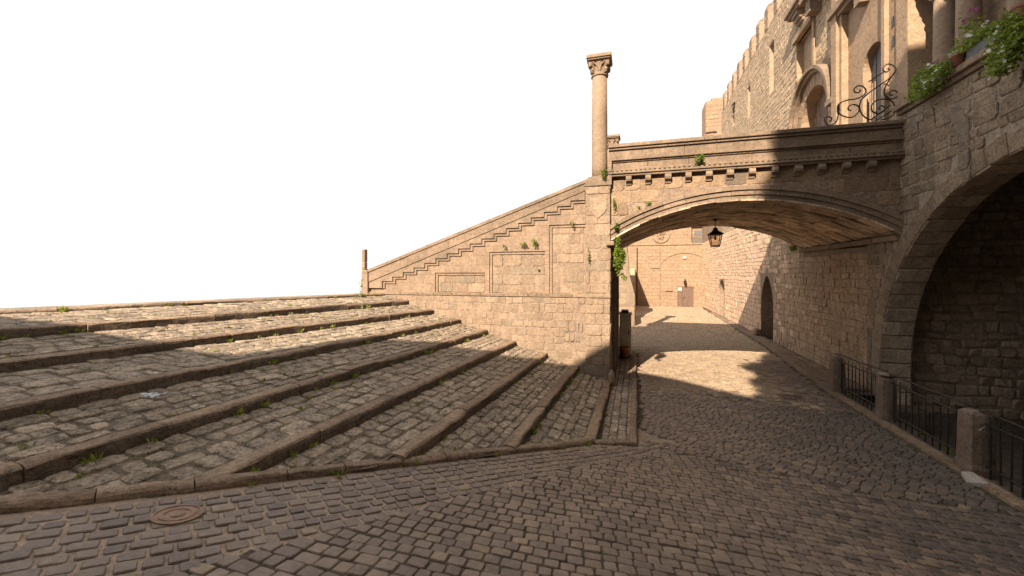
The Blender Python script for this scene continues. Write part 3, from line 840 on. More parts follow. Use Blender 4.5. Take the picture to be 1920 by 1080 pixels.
# ================================================================= BRIDGE
BX0,BX1=-.54,4.90; SPR=3.35; RISE=.79; BCX=(BX0+BX1)/2; BR=((BX1-BX0)/2)**2/(2*RISE)+RISE/2; BCZ=SPR+RISE-BR
BB=14.7
def arch_angles(r):
    a=math.acos(min(1,((BX1-BX0)/2)/r)); return a
def bridge():
    t=thing('stone_bridge','low arched stone bridge on twelve corbels spanning the cobbled street','bridge',(BCX,12,SPR))
    fr=facing_y(9.75)
    a0=math.asin((BX1-BX0)/2/BR)
    pts=lambda r,n: [(BCX+r*math.sin(-a0*1.0+2*a0*k/n),BCZ+r*math.cos(-a0+2*a0*k/n)) for k in range(n+1)]
    # front wall above the arch
    mb=MB(); mk=MB(); ex=pts(BR,40)
    for k in range(40):
        a,b=ex[k],ex[k+1]
        mb.quad(fr(a[0],a[1]),fr(b[0],b[1]),fr(b[0],4.80),fr(a[0],4.80),0)
        bk=Frame((0,BB,0),(1,0,0),(0,0,1),(0,-1,0)); mk.quad(bk(b[0],b[1]),bk(a[0],a[1]),bk(a[0],4.80),bk(b[0],4.80),0)
    Rin=BR+.30
    masonry(mb,fr,BX0+.02,BX1,3.3,4.79,(.26,.36),(.34,.75),.008,.012,.008,.005,.4,inside=lambda u,v: math.hypot(u-BCX,v-BCZ)>Rin,m=1)
    mb.build('spandrel_wall',[M['mortar'],M['spandrel']],t); mk.build('rear_spandrel_wall',M['spandrel'],t)
    # archivolt: three stepped rings
    for r0,r1,front in ((BR-.004,BR+.10,.035),(BR+.10,BR+.20,.065),(BR+.20,BR+.285,.10)):
        mb=MB(); n=13
        for k in range(n):
            b0=-a0+2*a0*k/n+.0006; b1=-a0+2*a0*(k+1)/n-.0006
            q=4; o=[]
            for r,ra in ((r0,range(q+1)),(r1,range(q,-1,-1))):
                for s in ra:
                    an=b0+(b1-b0)*s/q; o.append((BCX+r*math.sin(an),BCZ+r*math.cos(an)))
            o=o[::-1]
            mb.prism(o,fr,front+U(-.004,.004),-.02)
        mb.build('archivolt',M['trim'],t)
    # vault of long stones in rings across the street
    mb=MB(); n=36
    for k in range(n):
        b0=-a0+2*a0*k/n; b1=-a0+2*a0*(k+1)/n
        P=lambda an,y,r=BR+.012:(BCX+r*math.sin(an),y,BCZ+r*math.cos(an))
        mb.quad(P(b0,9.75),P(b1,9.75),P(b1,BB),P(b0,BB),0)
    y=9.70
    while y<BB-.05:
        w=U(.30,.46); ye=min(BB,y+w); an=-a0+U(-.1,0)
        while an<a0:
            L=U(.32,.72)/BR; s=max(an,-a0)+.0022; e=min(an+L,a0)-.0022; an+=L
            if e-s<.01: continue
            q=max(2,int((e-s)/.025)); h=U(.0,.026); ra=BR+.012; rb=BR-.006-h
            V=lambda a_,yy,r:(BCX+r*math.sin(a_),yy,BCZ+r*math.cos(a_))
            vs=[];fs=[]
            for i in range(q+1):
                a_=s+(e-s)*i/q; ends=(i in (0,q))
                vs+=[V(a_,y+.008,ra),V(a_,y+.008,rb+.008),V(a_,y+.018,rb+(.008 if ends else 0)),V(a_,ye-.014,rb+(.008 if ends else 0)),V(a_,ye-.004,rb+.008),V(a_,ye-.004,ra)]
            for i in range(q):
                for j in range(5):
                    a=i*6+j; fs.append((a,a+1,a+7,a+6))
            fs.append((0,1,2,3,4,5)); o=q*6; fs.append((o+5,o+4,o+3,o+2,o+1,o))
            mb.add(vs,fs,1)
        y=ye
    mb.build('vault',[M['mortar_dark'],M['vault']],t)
    # deck
    mb=MB(); mb.box(BX0,BX1,9.80,15.4,4.45,4.80); mb.build('deck',M['trim'],t)
    X0=BX0-.03
    def course(name,z0,z1,front,yb=10.1,lens=(.9,1.6),m='trim',bev=.008,x0=X0,x1=BX1-.0):
        mb=MB(); x=x0
        while x<x1-.01:
            xe=min(x1,x+U(*lens)); 
            if x1-xe<.3: xe=x1
            mb.box(x+.0015,xe-.0015,9.75-front+U(-.002,.002),yb,z0,z1,0,bev); x=xe
        return mb.build(name,M[m],t)
    course('cornice',4.78,4.83,.12); course('cornice',4.83,4.875,.155); 
    course('cornice',4.90,4.945,.115)
    # dentils
    mb=MB(); x=X0+.02
    while x<BX1-.05:
        mb.box(x,x+.055,9.615,9.75,4.876,4.899,0); x+=.1
    mb.box(X0,BX1,9.66,9.9,4.8755,4.8995); mb.build('dentil_course',M['trim'],t)
    course('frieze',4.945,5.10,.055,lens=(.8,1.4))
    course('string_moulding',5.10,5.135,.085); course('string_moulding',5.137,5.17,.125)
    course('parapet',5.172,5.37,.085,lens=(1.2,2.2))
    course('coping',5.372,5.425,.125); course('coping',5.426,5.505,.165,yb=10.2,lens=(1.3,2.2))
    # frame strip at the left end
    mb=MB(); mb.box(X0-.02,X0+.075,9.615,10.0,4.70,5.168,0,.008); mb.box(X0-.01,X0+.05,9.64,9.9,4.5,4.70,0,.01); mb.build('frame_strip',M['trim'],t)
    # rear parapet, corbelled out
    mb=MB(); mb.box(BX0-.2,BX1,BB,15.75,4.30,4.8,0); mb.box(BX0-.3,BX1,15.35,15.75,4.8,5.5,0,.01); mb.build('rear_parapet',M['trim'],t)
    # corbels
    def prof(w): pass
    for k in range(12):
        x=-.127+k*.4115+U(-.006,.006); w=.062*U(.92,1.08)
        mb=MB(); s=U(.95,1.05)
        out=[(9.75,4.575),(9.715,4.58),(9.705,4.61),(9.68,4.64),(9.63,4.665),(9.615,4.71),(9.63,4.755),(9.64,4.778),(9.75,4.778)]
        n=len(out); vs=[(x-w,y,z) for y,z in out]+[(x+w,y,z) for y,z in out]
        fs=[tuple(range(n)),tuple(range(2*n-1,n-1,-1))]+[((i+1)%n,i,n+i,n+(i+1)%n) for i in range(n)]
        mb.add(vs,fs); mb.build('corbel',M['trim'],t)
bridge()

# ================================================================= TERRACE WALL WITH THE GREAT ARCH (right)
AC,AZ,AR=6.8,.60,3.67
def terrace_wall():
    t=thing('terrace_wall','shaded grey-brown block wall pierced by a great round arch, flowers along its top','wall',(5.2,7,0))
    fr=facing_mx(4.91)
    mb=MB()
    ys=[]; n=60
    # wall surface above the arch
    prev=None
    for k in range(n+1):
        a=math.pi*k/n; y=AC-AR*math.cos(a); z=AZ+AR*math.sin(a)
        if prev: mb.quad((4.91,y,z),(4.91,prev[0],prev[1]),(4.91,prev[0],5.66),(4.91,y,5.66),0)
        prev=(y,z)
    mb.quad((4.91,AC-AR,-.8),(4.91,-2.5,-.8),(4.91,-2.5,5.66),(4.91,AC-AR,5.66),0)
    mb.quad((4.91,10.95,-.8),(4.91,AC+AR,-.8),(4.91,AC+AR,5.66),(4.91,10.95,5.66),0)
    def ins(u,v):
        y=-u
        if v<AZ: return abs(y-AC)>AR+.05
        return math.hypot(y-AC,v-AZ)>AR+.31
    masonry(mb,fr,-9.85,2.5,.0,5.60,(.15,.29),(.16,.50),.022,.020,.014,.016,.6,inside=ins,m=1,wob=.012)
    masonry(mb,fr,-10.95,-9.85,.0,3.22,(.19,.27),(.22,.46),.012,.018,.012,.008,.4,inside=ins,m=1)
    for px,py,w_,h_ in ((1800,212,.13,.16),(1806,243,.15,.17),(1812,268,.10,.12),(1810,300,.12,.15),(1816,325,.07,.14),(1716,235,.10,.16),(1724,278,.09,.12)):
        p=on_x(px,py,4.91); block(mb,fr,[(-p.y-w_,p.z-h_),(-p.y+w_,p.z-h_),(-p.y+w_,p.z+h_),(-p.y-w_,p.z+h_)],.034,.014,.3,2)
    mb.build('wall',[M['mortar_mid'],M['right'],M['mortar_dark']],t)
    # voussoirs (front ring) and reveal
    mb=MB(); ring(mb,fr,-AC,AZ,AR,AR+.30,math.pi,0,62,.012,.006,.008,0,tilt=.35,jr=.05)
    mb.build('arch_ring',M['right'],t)
    mb=MB(); k=0; n=34; dep=.52
    def prof_at(s):  # s along jamb-arch-jamb -> (y,z)
        L=[.6+.75]; 
        tot=1.35*2+math.pi*AR; d=s*tot
        if d<1.35: return (AC+AR,-.75+d)
        d-=1.35
        if d<math.pi*AR:
            a=d/AR; return (AC+AR*math.cos(a),AZ+AR*math.sin(a))
        d-=math.pi*AR; return (AC-AR,AZ-d)
    n=48
    for k in range(n):
        s0,s1=(k+.03)/n,(k+.97)/n; e=U(-.012,.012)
        for x0,x1 in (((4.915,5.19) if k%2 else (4.915,5.06)),((5.195,5.43) if k%2 else (5.065,5.43))):
            a=prof_at(s0); b=prof_at(s1); c=((a[0]+b[0])/2-AC,(a[1]+b[1])/2-max(AZ,-9)); 
            nx,nz=(AC-(a[0]+b[0])/2, AZ-(a[1]+b[1])/2)
            if a[1]<AZ: nz=0
            l=math.hypot(nx,nz); nx/=l; nz/=l; o=.012+e
            q=[(x0,a),(x1,a),(x1,b),(x0,b)]
            vs=[(x,p[0]-nx*.05,p[1]-nz*.05) for x,p in q]+[(x,p[0]+nx*(o-.008),p[1]+nz*(o-.008)) for x,p in q]
            xm=(x0+x1)/2; ym=(a[0]+b[0])/2; zm=(a[1]+b[1])/2
            vs+=[(x+(xm-x)*.08,p[0]+(ym-p[0])*.1+nx*o,p[1]+(zm-p[1])*.1+nz*o) for x,p in q]
            fs=[(8,9,10,11)]
            for r in (0,4):
                for i in range(4): fs.append((r+i,r+(i+1)%4,r+(i+1)%4+4,r+i+4))
            mb.add(vs,fs,0)
    mb.build('arch_reveal',M['inner'],t)
    # inner room: end wall of rough stones, side wall, floor, vaulted ceiling
    mb=MB(); fy=facing_y(11.0)
    mb.box(5.44,12,11.0,11.3,-.8,4.8,0); mb.box(5.44,12,2.2,2.5,-.8,4.8,0); mb.box(12,12.3,2.2,11.3,-.8,4.8,0)
    mb.box(5.43,12,2.2,11.3,4.55,4.75,0)
    # back of the front wall
    prev=None
    for k in range(41):
        a=math.pi*k/40; y=AC-AR*math.cos(a); z=AZ+AR*math.sin(a)
        if prev: mb.quad((5.44,prev[0],prev[1]),(5.44,y,z),(5.44,y,4.75),(5.44,prev[0],4.75),0)
        prev=(y,z)
    mb.quad((5.44,AC+AR,-.8),(5.44,11.1,-.8),(5.44,11.1,4.75),(5.44,AC+AR,4.75),0)
    masonry(mb,fy,5.44,12,-.75,4.5,(.12,.26),(.14,.42),.03,.035,.022,.022,.6,m=1,wob=.018)
    mb.build('inner_wall',[M['mortar_mid'],M['inner']],t)
    mb=MB(); mb.box(4.36,12,2.0,11.2,-.8,-.55); mb.box(4.95,5.5,10.0,10.44,-.55,-.1,0,.03); mb.build('sunken_floor',M['dirt'],t)
    # cornice and terrace floor on top
    mb=MB(); y=-2.5
    while y<9.75:
        ye=min(9.78,y+U(.7,1.3)); mb.box(4.77,5.3,y+.002,ye-.002,5.70+U(-.006,.006),5.80,0,.012); mb.box(4.84,5.2,y+.002,ye-.002,5.62,5.70,0,.01); y=ye
    mb.build('cornice',M['kerb'],t)
    mb=MB(); mb.box(4.93,9,-2.5,9.9,4.8,5.6); mb.build('terrace_floor',M['trim'],t)
    # string course at the springing
    mb=MB(); y=9.80
    while y<14.7:
        ye=min(14.7,y+U(.8,1.3)); mb.box(4.83,5.0,y+.002,ye-.002,3.23,3.34,0,.015); y=ye
    mb.build('springing_ledge',M['trim'],t)
    # wall behind the bridge end
terrace_wall()

# ================================================================= PALACE
def palace():
    t=thing('palace','tall tan medieval palace with stepped battlements and arched openings, long rubble flank','building',(6,20,0))
    X0=5.0; fr=facing_mx(X0)
    u=lambda y:-y
    door=(13.06,14.88,4.8,7.05,7.97); win=(10.45,11.31,5.86,7.16,7.59)
    niche=(14.05,15.20,8.72,9.90)
    slits=[(17.65,18.2,9.45,11.35),(20.97,21.40,9.7,11.1),(24.1,24.5,10.35,10.9)]
    pd=(17.75,19.30,-.1,1.45,2.50); rec=(26.6,28.1,0,2.2)
    holes=[(-door[1],-door[0],door[2],door[4]),(-win[1],-win[0],win[2],win[4]),(-niche[1],-niche[0],niche[2],niche[3])]
    holes+=[(-s[1],-s[0],s[2],s[3]) for s in slits]+[(-pd[1],-pd[0],pd[2],pd[4]),(-rec[1],-rec[0],rec[2],rec[3])]
    top=12.2
    inh=lambda uu,v: not any(h[0]-.02<uu<h[1]+.02 and h[2]-.02<v<h[3]+.02 for h in holes)
    # --- flank wall
    mb=MB()
    grid_wall(mb,fr,-27.4,-12.5,3.2,top,holes,0)
    grid_wall(mb,fr,-34.9,-10.9,-.3,3.2,holes,0)
    grid_wall(mb,fr,-34.9,-27.4,3.2,9.4,holes,0)
    opening(mb,fr,-pd[1],-pd[0],pd[2],pd[3],pd[4],.45,0,pointed=True)
    opening(mb,fr,-rec[1],-rec[0],rec[2],rec[2]+1.4,rec[3],.25,0)
    masonry(mb,fr,-27.4,-12.55,4.9,top-.02,(.12,.21),(.14,.34),.014,.009,.007,.014,.6,
            inside=lambda uu,v: inh(uu,v) and not (math.hypot(uu+13.97,v-7.05)<1.5 and v>4) and not(-15.35<uu<-13.98 and 8.5<v<10.2) and not(-14.95<uu<-13.0 and v<7.2),m=1,wob=.012)
    mb.build('rubble_wall',[M['mortar'],M['rubble']],t)
    mb=MB()
    masonry(mb,fr,-34.8,-10.97,0,4.9,(.14,.26),(.18,.5),.014,.012,.008,.014,.6,inside=lambda uu,v: inh(uu,v) and (v<3.2 or uu<-14.75),m=lambda uu: 1 if R()<(-uu-15.5)/5 else 0,wob=.01)
    mb.build('street_wall',[M['corr'],M['corr_far']],t)
    # lower end wing top and back mass
    mb=MB(); mb.box(6.2,12,12.3,27.2,4.8,top); mb.box(5.5,12,11.2,34.9,-.3,4.8); mb.box(5.5,11,27.42,34.9,4.8,9.4); mb.box(5.03,6.2,12.6,27.2,top-.03,top-.005); mb.box(5.03,12,27.2,27.41,4.8,top)
    mb.build('rear_mass',M['palace_ashlar'],t)
    # --- smooth bay nearest the bridge
    mb=MB(); grid_wall(mb,fr,-12.5,-9.9,4.8,14.5,holes,0,.02)
    opening(mb,fr,-win[1],-win[0],win[2],win[3],win[4],.22,0,n=.02)
    mb.box(4.98,5.6,9.9,9.95,4.8,14.5,0)
    mb.box(5.2,6,9.95,12.5,7.7,14.5)
    mb.build('ashlar_bay',M['palace_ashlar'],t)
    # tall arched window: slatted shutter
    mb=MB(); fs=Frame((X0+.17,0,0),(0,-1,0),(0,0,1),(-1,0,0)); n=9
    for k in range(n):
        ua=-win[1]+.01+(win[1]-win[0]-.02)*k/n; ub=ua+(win[1]-win[0]-.02)/n-.012; um=(ua+ub)/2
        x=(um+(win[0]+win[1])/2)/((win[1]-win[0])/2); zt=win[3]+(win[4]-win[3])*math.sqrt(max(0,1-min(1,abs(x)+.08)**2))
        mb.prism([(ua,win[2]),(ub,win[2]),(ub,zt),(ua,zt)],fs,.02+.012*(k%2),-.01)
    w=mb.build('window_shutter',M['shutter'],t)
    mb=MB()
    for k in range(3): 
        y=win[0]+.1+k*.1; mb.tube([(X0-.01,y+.28,5.9),(X0-.01,y+.28,6.75)],.014,6)
    mb.build('window_bars',M['trim'],t)
    # pilasters
    for a,b,d in ((11.98,12.50,.16),(10.30,10.42,.10)):
        mb=MB(); mb.prism([(-b,4.8),(-a,4.8),(-a,14.5),(-b,14.5)],fr,d,-.05); 
        if a>11: mb.prism([(-b+.14,4.8),(-a-.12,4.8),(-a-.12,14.5),(-b+.14,14.5)],fr,d+.07,d-.01)
        mb.build('pilaster',M['palace_ashlar'],t)
    mb=MB(); mb.prism([(-9.98,4.8),(-9.62,4.8),(-9.62,14.5),(-9.98,14.5)],fr,.06,-.4); mb.build('pilaster',M['palace_ashlar'],t)
    # slots
    mb=MB()
    for y,z in ((10.15,7.55),(10.14,7.15),(10.13,8.1)):
        mb=MB(); mb.box(4.965,4.99,y-.03,y+.03,z,z+.2); mb.build('putlog_hole',M['glassd'],t)
    # portal: stone surround, reveal, door leaf, hood mould, round medallion
    mb=MB(); c=-13.97
    opening(mb,fr,-door[1],-door[0],door[2],door[3],door[4],.34,0,n=.012)
    ring(mb,fr,c,7.05,.92,1.26,math.pi,0,17,.045,.008,.006,0,base=.0)
    for s in (-1,1):
        z=4.8
        while z<7.0:
            ze=min(7.05,z+U(.28,.4)); a,b=sorted((c+s*.92,c+s*1.26)); block2(mb,fr,[(a,z+.004),(b,z+.004),(b,ze-.004),(a,ze-.004)],.045,.008,0); z=ze
    portal=mb.build('portal_surround',M['palace_ashlar'],t)
    mb=MB(); n=24
    for r0,r1,f in ((1.27,1.36,.15),(1.36,1.45,.24)):
        for k in range(n):
            a,b=math.pi*k/n,math.pi*(k+1)/n
            o=[(c+r*math.cos(x),7.05+r*math.sin(x)) for r,x in ((r0,a),(r1,a),(r1,b),(r0,b))]
            mb.prism(o,fr,f,-.01)
    for s in (-1,1):
        a,b=sorted((c+s*1.27,c+s*1.62)); mb.prism([(a,6.93),(b,6.93),(b,7.05),(a,7.05)],fr,.24,-.01)
    mb.build('hood_mould',M['trim'],t)
    mb=MB(); fd=Frame((X0+.30,0,0),(0,-1,0),(0,0,1),(-1,0,0))
    for k in range(7):
        ua=-door[1]+.01+1.80*k/7; ub=ua+1.8/7-.02; um=(ua+ub)/2; x=(um-c)/.92; zt=7.05+.9*math.sqrt(max(.0,1-min(1,abs(x)+.1)**2))
        mb.prism([(ua,4.8),(ub,4.8),(ub,zt),(ua,zt)],fd,.03+.02*(k==3),-.02)
    mb.build('wooden_door',M['wood'],t)
    mb=MB(); p=Vector((X0,14.72,8.52)); pr=[(.17,0),(.17,.2),(.13,.24),(.10,.22),(.05,.25)]
    vs=[];fs=[];nn=20
    for r,h in pr:
        for k in range(nn):
            a=2*math.pi*k/nn; vs.append((p.x-h,p.y-r*math.cos(a),p.z+r*math.sin(a)))
    for i in range(len(pr)-1):
        for k in range(nn):
            a=i*nn+k;b=i*nn+(k+1)%nn; fs.append((a,b,b+nn,a+nn))
    fs.append(tuple(range((len(pr)-1)*nn,len(pr)*nn))); mb.add(vs,fs); mb.build('medallion',M['palace_ashlar'],t)
    # blank niche with lintel, and bracketed ledge above
    mb=MB(); opening(mb,fr,-niche[1],-niche[0],niche[2],niche[2],niche[3],.16,0,arched=False,n=.03)
    for a,b in ((niche[1]+.004,niche[1]+.12),(niche[0]-.14,niche[0]-.004)): mb.prism([(-b,8.55),(-a,8.55),(-a,9.92),(-b,9.92)],fr,.06,-.02)
    mb.prism([(-niche[1]-.14,9.90),(-niche[0]+.16,9.90),(-niche[0]+.16,10.06),(-niche[1]-.14,10.06)],fr,.16,-.02)
    mb.build('blank_niche',M['palace_ashlar'],t)
    mb=MB(); mb.prism([(-15.5,10.82),(-14.35,10.82),(-14.35,10.93),(-15.5,10.93)],fr,.34,-.02); mb.prism([(-15.42,10.72),(-14.43,10.72),(-14.43,10.82),(-15.42,10.82)],fr,.26,-.02)
    for k,(r,z) in enumerate(((.22,10.6),(.15,10.48),(.08,10.38))): mb.prism([(-15.15,z),(-14.7,z),(-14.7,z+.13),(-15.15,z+.13)],fr,r,-.02)
    mb.build('bracketed_ledge',M['trim'],t)
    # window sill and corbels at the top of the near bay, balcony above the portal
    mb=MB(); mb.prism([(-12.45,9.02),(-10.75,9.02),(-10.75,9.2),(-12.45,9.2)],fr,.30,-.02); mb.prism([(-12.35,8.92),(-10.85,8.92),(-10.85,9.02),(-12.35,9.02)],fr,.21,-.02)
    mb.prism([(-11.25,8.62),(-11.0,8.62),(-11.0,8.93),(-11.25,8.93)],fr,.22,-.02)
    mb.build('window_sill',M['trim'],t)
    mb=MB(); mb.prism([(-13.9,10.35),(-12.55,10.35),(-12.55,10.6),(-13.9,10.6)],fr,.42,-.02); mb.prism([(-12.9,9.85),(-12.6,9.85),(-12.6,10.36),(-12.9,10.36)],fr,.3,-.02); mb.prism([(-13.8,9.95),(-13.5,9.95),(-13.5,10.36),(-13.8,10.36)],fr,.3,-.02)
    mb.build('balcony_slab',M['trim'],t)
    # slit windows, splayed with a sloping sill
    for a,b,z0,z1 in slits:
        mb=MB(); d=.42; am=a+(b-a)*.30; bm=a+(b-a)*.62; zs=z0+.35
        Q=lambda y,z,n:fr(-y,z,-n)
        o=[(b,z0),(a,z0),(a,z1),(b,z1)]; i=[(bm,zs),(am,zs),(am,z1-.1),(bm,z1-.1)]
        for k in range(4):
            k2=(k+1)%4; mb.quad(Q(*o[k],0),Q(*o[k2],0),Q(*i[k2],d),Q(*i[k],d))
        w=mb.build('slit_window',M['palace_ashlar'],t)
        mb=MB(); mb.quad(Q(bm,zs,d),Q(am,zs,d),Q(am,z1-.1,d),Q(bm,z1-.1,d)); mb.build('pane',M['glassd'],w)
    # iron cramp shaped like a hook
    mb=MB(); p=[(24.35,11.45),(23.75,11.42),(24.05,10.95)]
    mb.tube([(4.94,y,z) for y,z in p],.035,6); mb.build('iron_cramp',M['iron'],t)
    # battlements
    y=27.0-.46
    k=0
    while y>9:
        mb=MB(); z1=13.24+U(-.04,.04); yb=y+.46; z0=top-.01
        mb.box(5.0,5.5,y,yb,z0,z1-.12,0,.015)
        mb.add([(5.0,y,z1-.12),(5.0,yb,z1-.12),(5.5,yb,z1-.12),(5.5,y,z1-.12),(5.22,y+.04,z1+.06),(5.22,yb-.04,z1+.06)],[(0,4,5,1),(1,5,2),(2,5,4,3),(3,4,0)],0)
        masonry(mb,facing_mx(5.0),-yb+.01,-y-.01,z0,z1-.13,(.18,.26),(.25,.4),.012,.02,.012,.008,.5)
        mb.build('merlon',M['wall'],t); y-=1.165
    mb=MB(); mb.box(5.02,5.6,12.4,27.4,top-.004,top+.06); mb.build('parapet_walk',M['rubble'],t)
    # stone by the wall foot
palace()

def loggia():
    t=thing('loggia','sunlit loggia front with short leafy columns, above the flowered terrace wall','loggia',(5.5,7,5.6))
    mb=MB(); mb.box(5.52,6.0,-2.5,9.9,5.6,14.0); masonry(mb,facing_mx(5.52),-9.6,2.5,5.62,9.5,(.26,.34),(.4,.7),.008,.012,.008,.005,.3)
    mb.build('wall',M['palace_ashlar'],t)
    for y in (9.16,8.62,7.62,7.1,5.9,5.4):
        mb=MB(); c=(5.24,y,5.62); mb.lathe(c,[(.2,0),(.2,.08),(.16,.12),(.155,1.0),(.145,1.85)],24); sh=mb.build('column_shaft',M['column'],t,True)
        mb=MB(); capital(mb,(5.24,y,7.47),.145,.85); mb.build('column_capital',M['column'],t)
    mb=MB(); mb.box(5.0,5.52,-2.5,9.62,7.835,8.3,0,.01); mb.build('lintel',M['trim'],t)
loggia()

def tower():
    t=thing('tower','plain square block tower far behind the palace roofline','tower',(7,38,0))
    mb=MB(); mb.box(5.42,10,36,38,0,16.25); masonry(mb,facing_y(36),5.42,8,9,16.24,(.28,.36),(.5,.9),.02,.02,.015,.01,.4)
    mb.box(5.85,10,36.0,38,16.25,16.45); mb.build('wall',M['farw'],t)
    mb=MB(); mb.add([(5.0,35.7,13.1),(5.38,35.7,13.75),(5.38,36.2,13.75),(5.0,36.2,13.1),(5.0,35.7,12.95),(5.38,35.7,13.4),(5.38,36.2,13.4),(5.0,36.2,12.95)],[(0,1,2,3),(7,6,5,4),(0,4,5,1),(1,5,6,2),(2,6,7,3),(3,7,4,0)])
    mb.tube([(5.3,35.9,13.75),(6.2,35.9,13.8)],.05,6); mb.build('eave',M['wood'],t)
tower()

def far_wall():
    t=thing('far_wall','sunlit end wall closing the street, with a blind arch and brown door','building',(2.5,35,0))
    fr=facing_y(34.6); door=(3.19,4.34,0,1.55); win=(4.20,5.36,4.85,6.3)
    mb=MB(); holes=[door,win]
    grid_wall(mb,fr,-5,5.52,-.2,8.2,holes,0)
    opening(mb,fr,*door[:2],0,0,door[3],.12,0,arched=False); opening(mb,fr,*win[:2],win[2],0,win[3],.35,0,arched=False)
    mb.box(-5,5.52,35.0,36,-.2,8.2); mb.build('wall',M['farw'],t)
    # blind arch: a raised thin band
    mb=MB(); c=3.72; hw=1.80; zs=3.0; n=18; pt=[(c-hw,0)]+[(c-hw*math.cos(math.pi*k/n),zs+1.18*math.sin(math.pi*k/n)) for k in range(n+1)]+[(c+hw,0)]
    for k in range(len(pt)-1):
        a,b=pt[k],pt[k+1]; dx,dz=b[0]-a[0],b[1]-a[1]; l=math.hypot(dx,dz); nx,nz=dz/l*.04,-dx/l*.04
        mb.prism([(a[0]-nx,a[1]-nz),(a[0]+nx,a[1]+nz),(b[0]+nx,b[1]+nz),(b[0]-nx,b[1]-nz)],fr,.05,-.01)
    mb.build('blind_arch',M['farw'],t)
    mb=MB(); mb.prism([(-5,4.80),(5.5,4.80),(5.5,4.90),(-5,4.90)],fr,.06,-.01); mb.build('string_course',M['farw'],t)
    mb=MB()
    mb.prism([(3.20,0.01),(3.545,0.01),(3.545,1.53),(3.20,1.53)],fr,-.05,-.1); mb.prism([(3.56,0.01),(4.33,0.01),(4.33,1.53),(3.56,1.53)],fr,-.05,-.1)
    d=mb.build('door',M['doorred'],t)
    mb=MB(); mb.prism([(3.23,1.23),(3.52,1.23),(3.52,1.5),(3.23,1.5)],fr,-.035,-.05); mb.build('notice',M['paint'],d)
    mb=MB(); mb.tube([(3.64,34.63,.72),(3.64,34.60,.72),(3.72,34.60,.72)],.018,6); mb.build('handle',M['iron'],d)
    # window: shutter top and lead sloping sill
    mb=MB(); mb.prism([(4.45,5.5),(4.95,5.5),(4.95,5.9),(4.45,5.9)],fr,-.32,-.36); w=mb.build('window',M['shutter'],t)
    mb=MB(); mb.add([fr(4.20,4.86,0.02),fr(5.36,4.86,.02),fr(5.36,5.42,-.34),fr(4.20,5.42,-.34)],[(0,1,2,3)]); mb.build('sloping_sill',M['sill'],w)
    # carved roundel
    mb=MB(); p=(1.98,34.6,5.62)
    pts=[(p[0]+.62*math.cos(2*math.pi*k/28),p[1]-.03,p[2]+.62*math.sin(2*math.pi*k/28)) for k in range(29)]
    mb.tube(pts,.06,6,cap=False)
    for k in range(14): 
        a=U(0,6.28); r=U(.1,.42); mb.tube([(p[0]+r*math.cos(a),p[1]-.02,p[2]+r*math.sin(a)),(p[0]+r*.5*math.cos(a+.8),p[1]-.05,p[2]+r*.5*math.sin(a+.8))],.06,6)
    mb.build('carved_roundel',M['farw'],t)
    # pipes
    mb=MB(); mb.tube([(5.45,34.52,5.6),(5.45,34.52,1.7)],.045,8); mb.build('green_pipe',M['green'],t)
    mb=MB(); mb.tube([(.18,34.5,4.6),(.18,34.5,0)],.032,8); mb.build('drain_pipe',M['iron'],t)
    mb=MB(); mb.tube([(1.9,34.55,4.4),(1.9,34.55,0)],.03,6); mb.tube([(1.2,34.55,3.0),(1.9,34.55,3.0)],.025,6); mb.build('cable_pipe',M['farw'],t)
    mb=MB(); mb.tube([(3.73,34.6,2.1),(3.73,34.42,2.15),(3.73,34.36,2.02)],.03,6); mb.lathe((3.73,34.36,1.72),[(.05,0),(.10,.06),(.12,.25),(.03,.34)],10); mb.build('wall_lamp',M['iron'],t)
    mb=MB(); mb.box(3.58,3.82,34.5,34.6,3.72,3.92); mb.build('white_box',M['paint'],t)
    mb=MB(); mb.box(2.3,2.85,34.5,34.6,1.2,1.27); mb.build('name_slab',M['trim'],t)
far_wall()

def left_wall():
    t=thing('side_wall','low side wall with a buttress behind the pier, far left of the street','wall',(-.2,27,0))
    mb=MB(); mb.box(-3,.02,29.2,34.6,-.2,2.95); masonry(mb,facing_px(.02),29.2,34.6,0,2.9,(.2,.3),(.3,.6),.015,.02,.012,.01,.4); masonry(mb,facing_y(29.2),-3,.02,0,2.9,(.2,.3),(.3,.6),.015,.02,.012,.01,.4)
    mb.build('wall',M['corr'],t)
    mb=MB(); fr=facing_y(24)
    mb.prism([(-3,-.1),(.06,-.1),(.0,1.4),(-.30,2.6),(-.42,4.4),(-3,4.4)],fr,0,-2.5); masonry(mb,fr,-2.5,-.42,0,4.4,(.2,.3),(.3,.5),.012,.015,.01,.01,.4)
    mb.build('buttress',M['wall'],t)
    mb=MB(); mb.box(-1.5,.02,21.2,24,-.1,.9,0,.05); mb.build('stone_bench',M['kerb'],t)
left_wall()

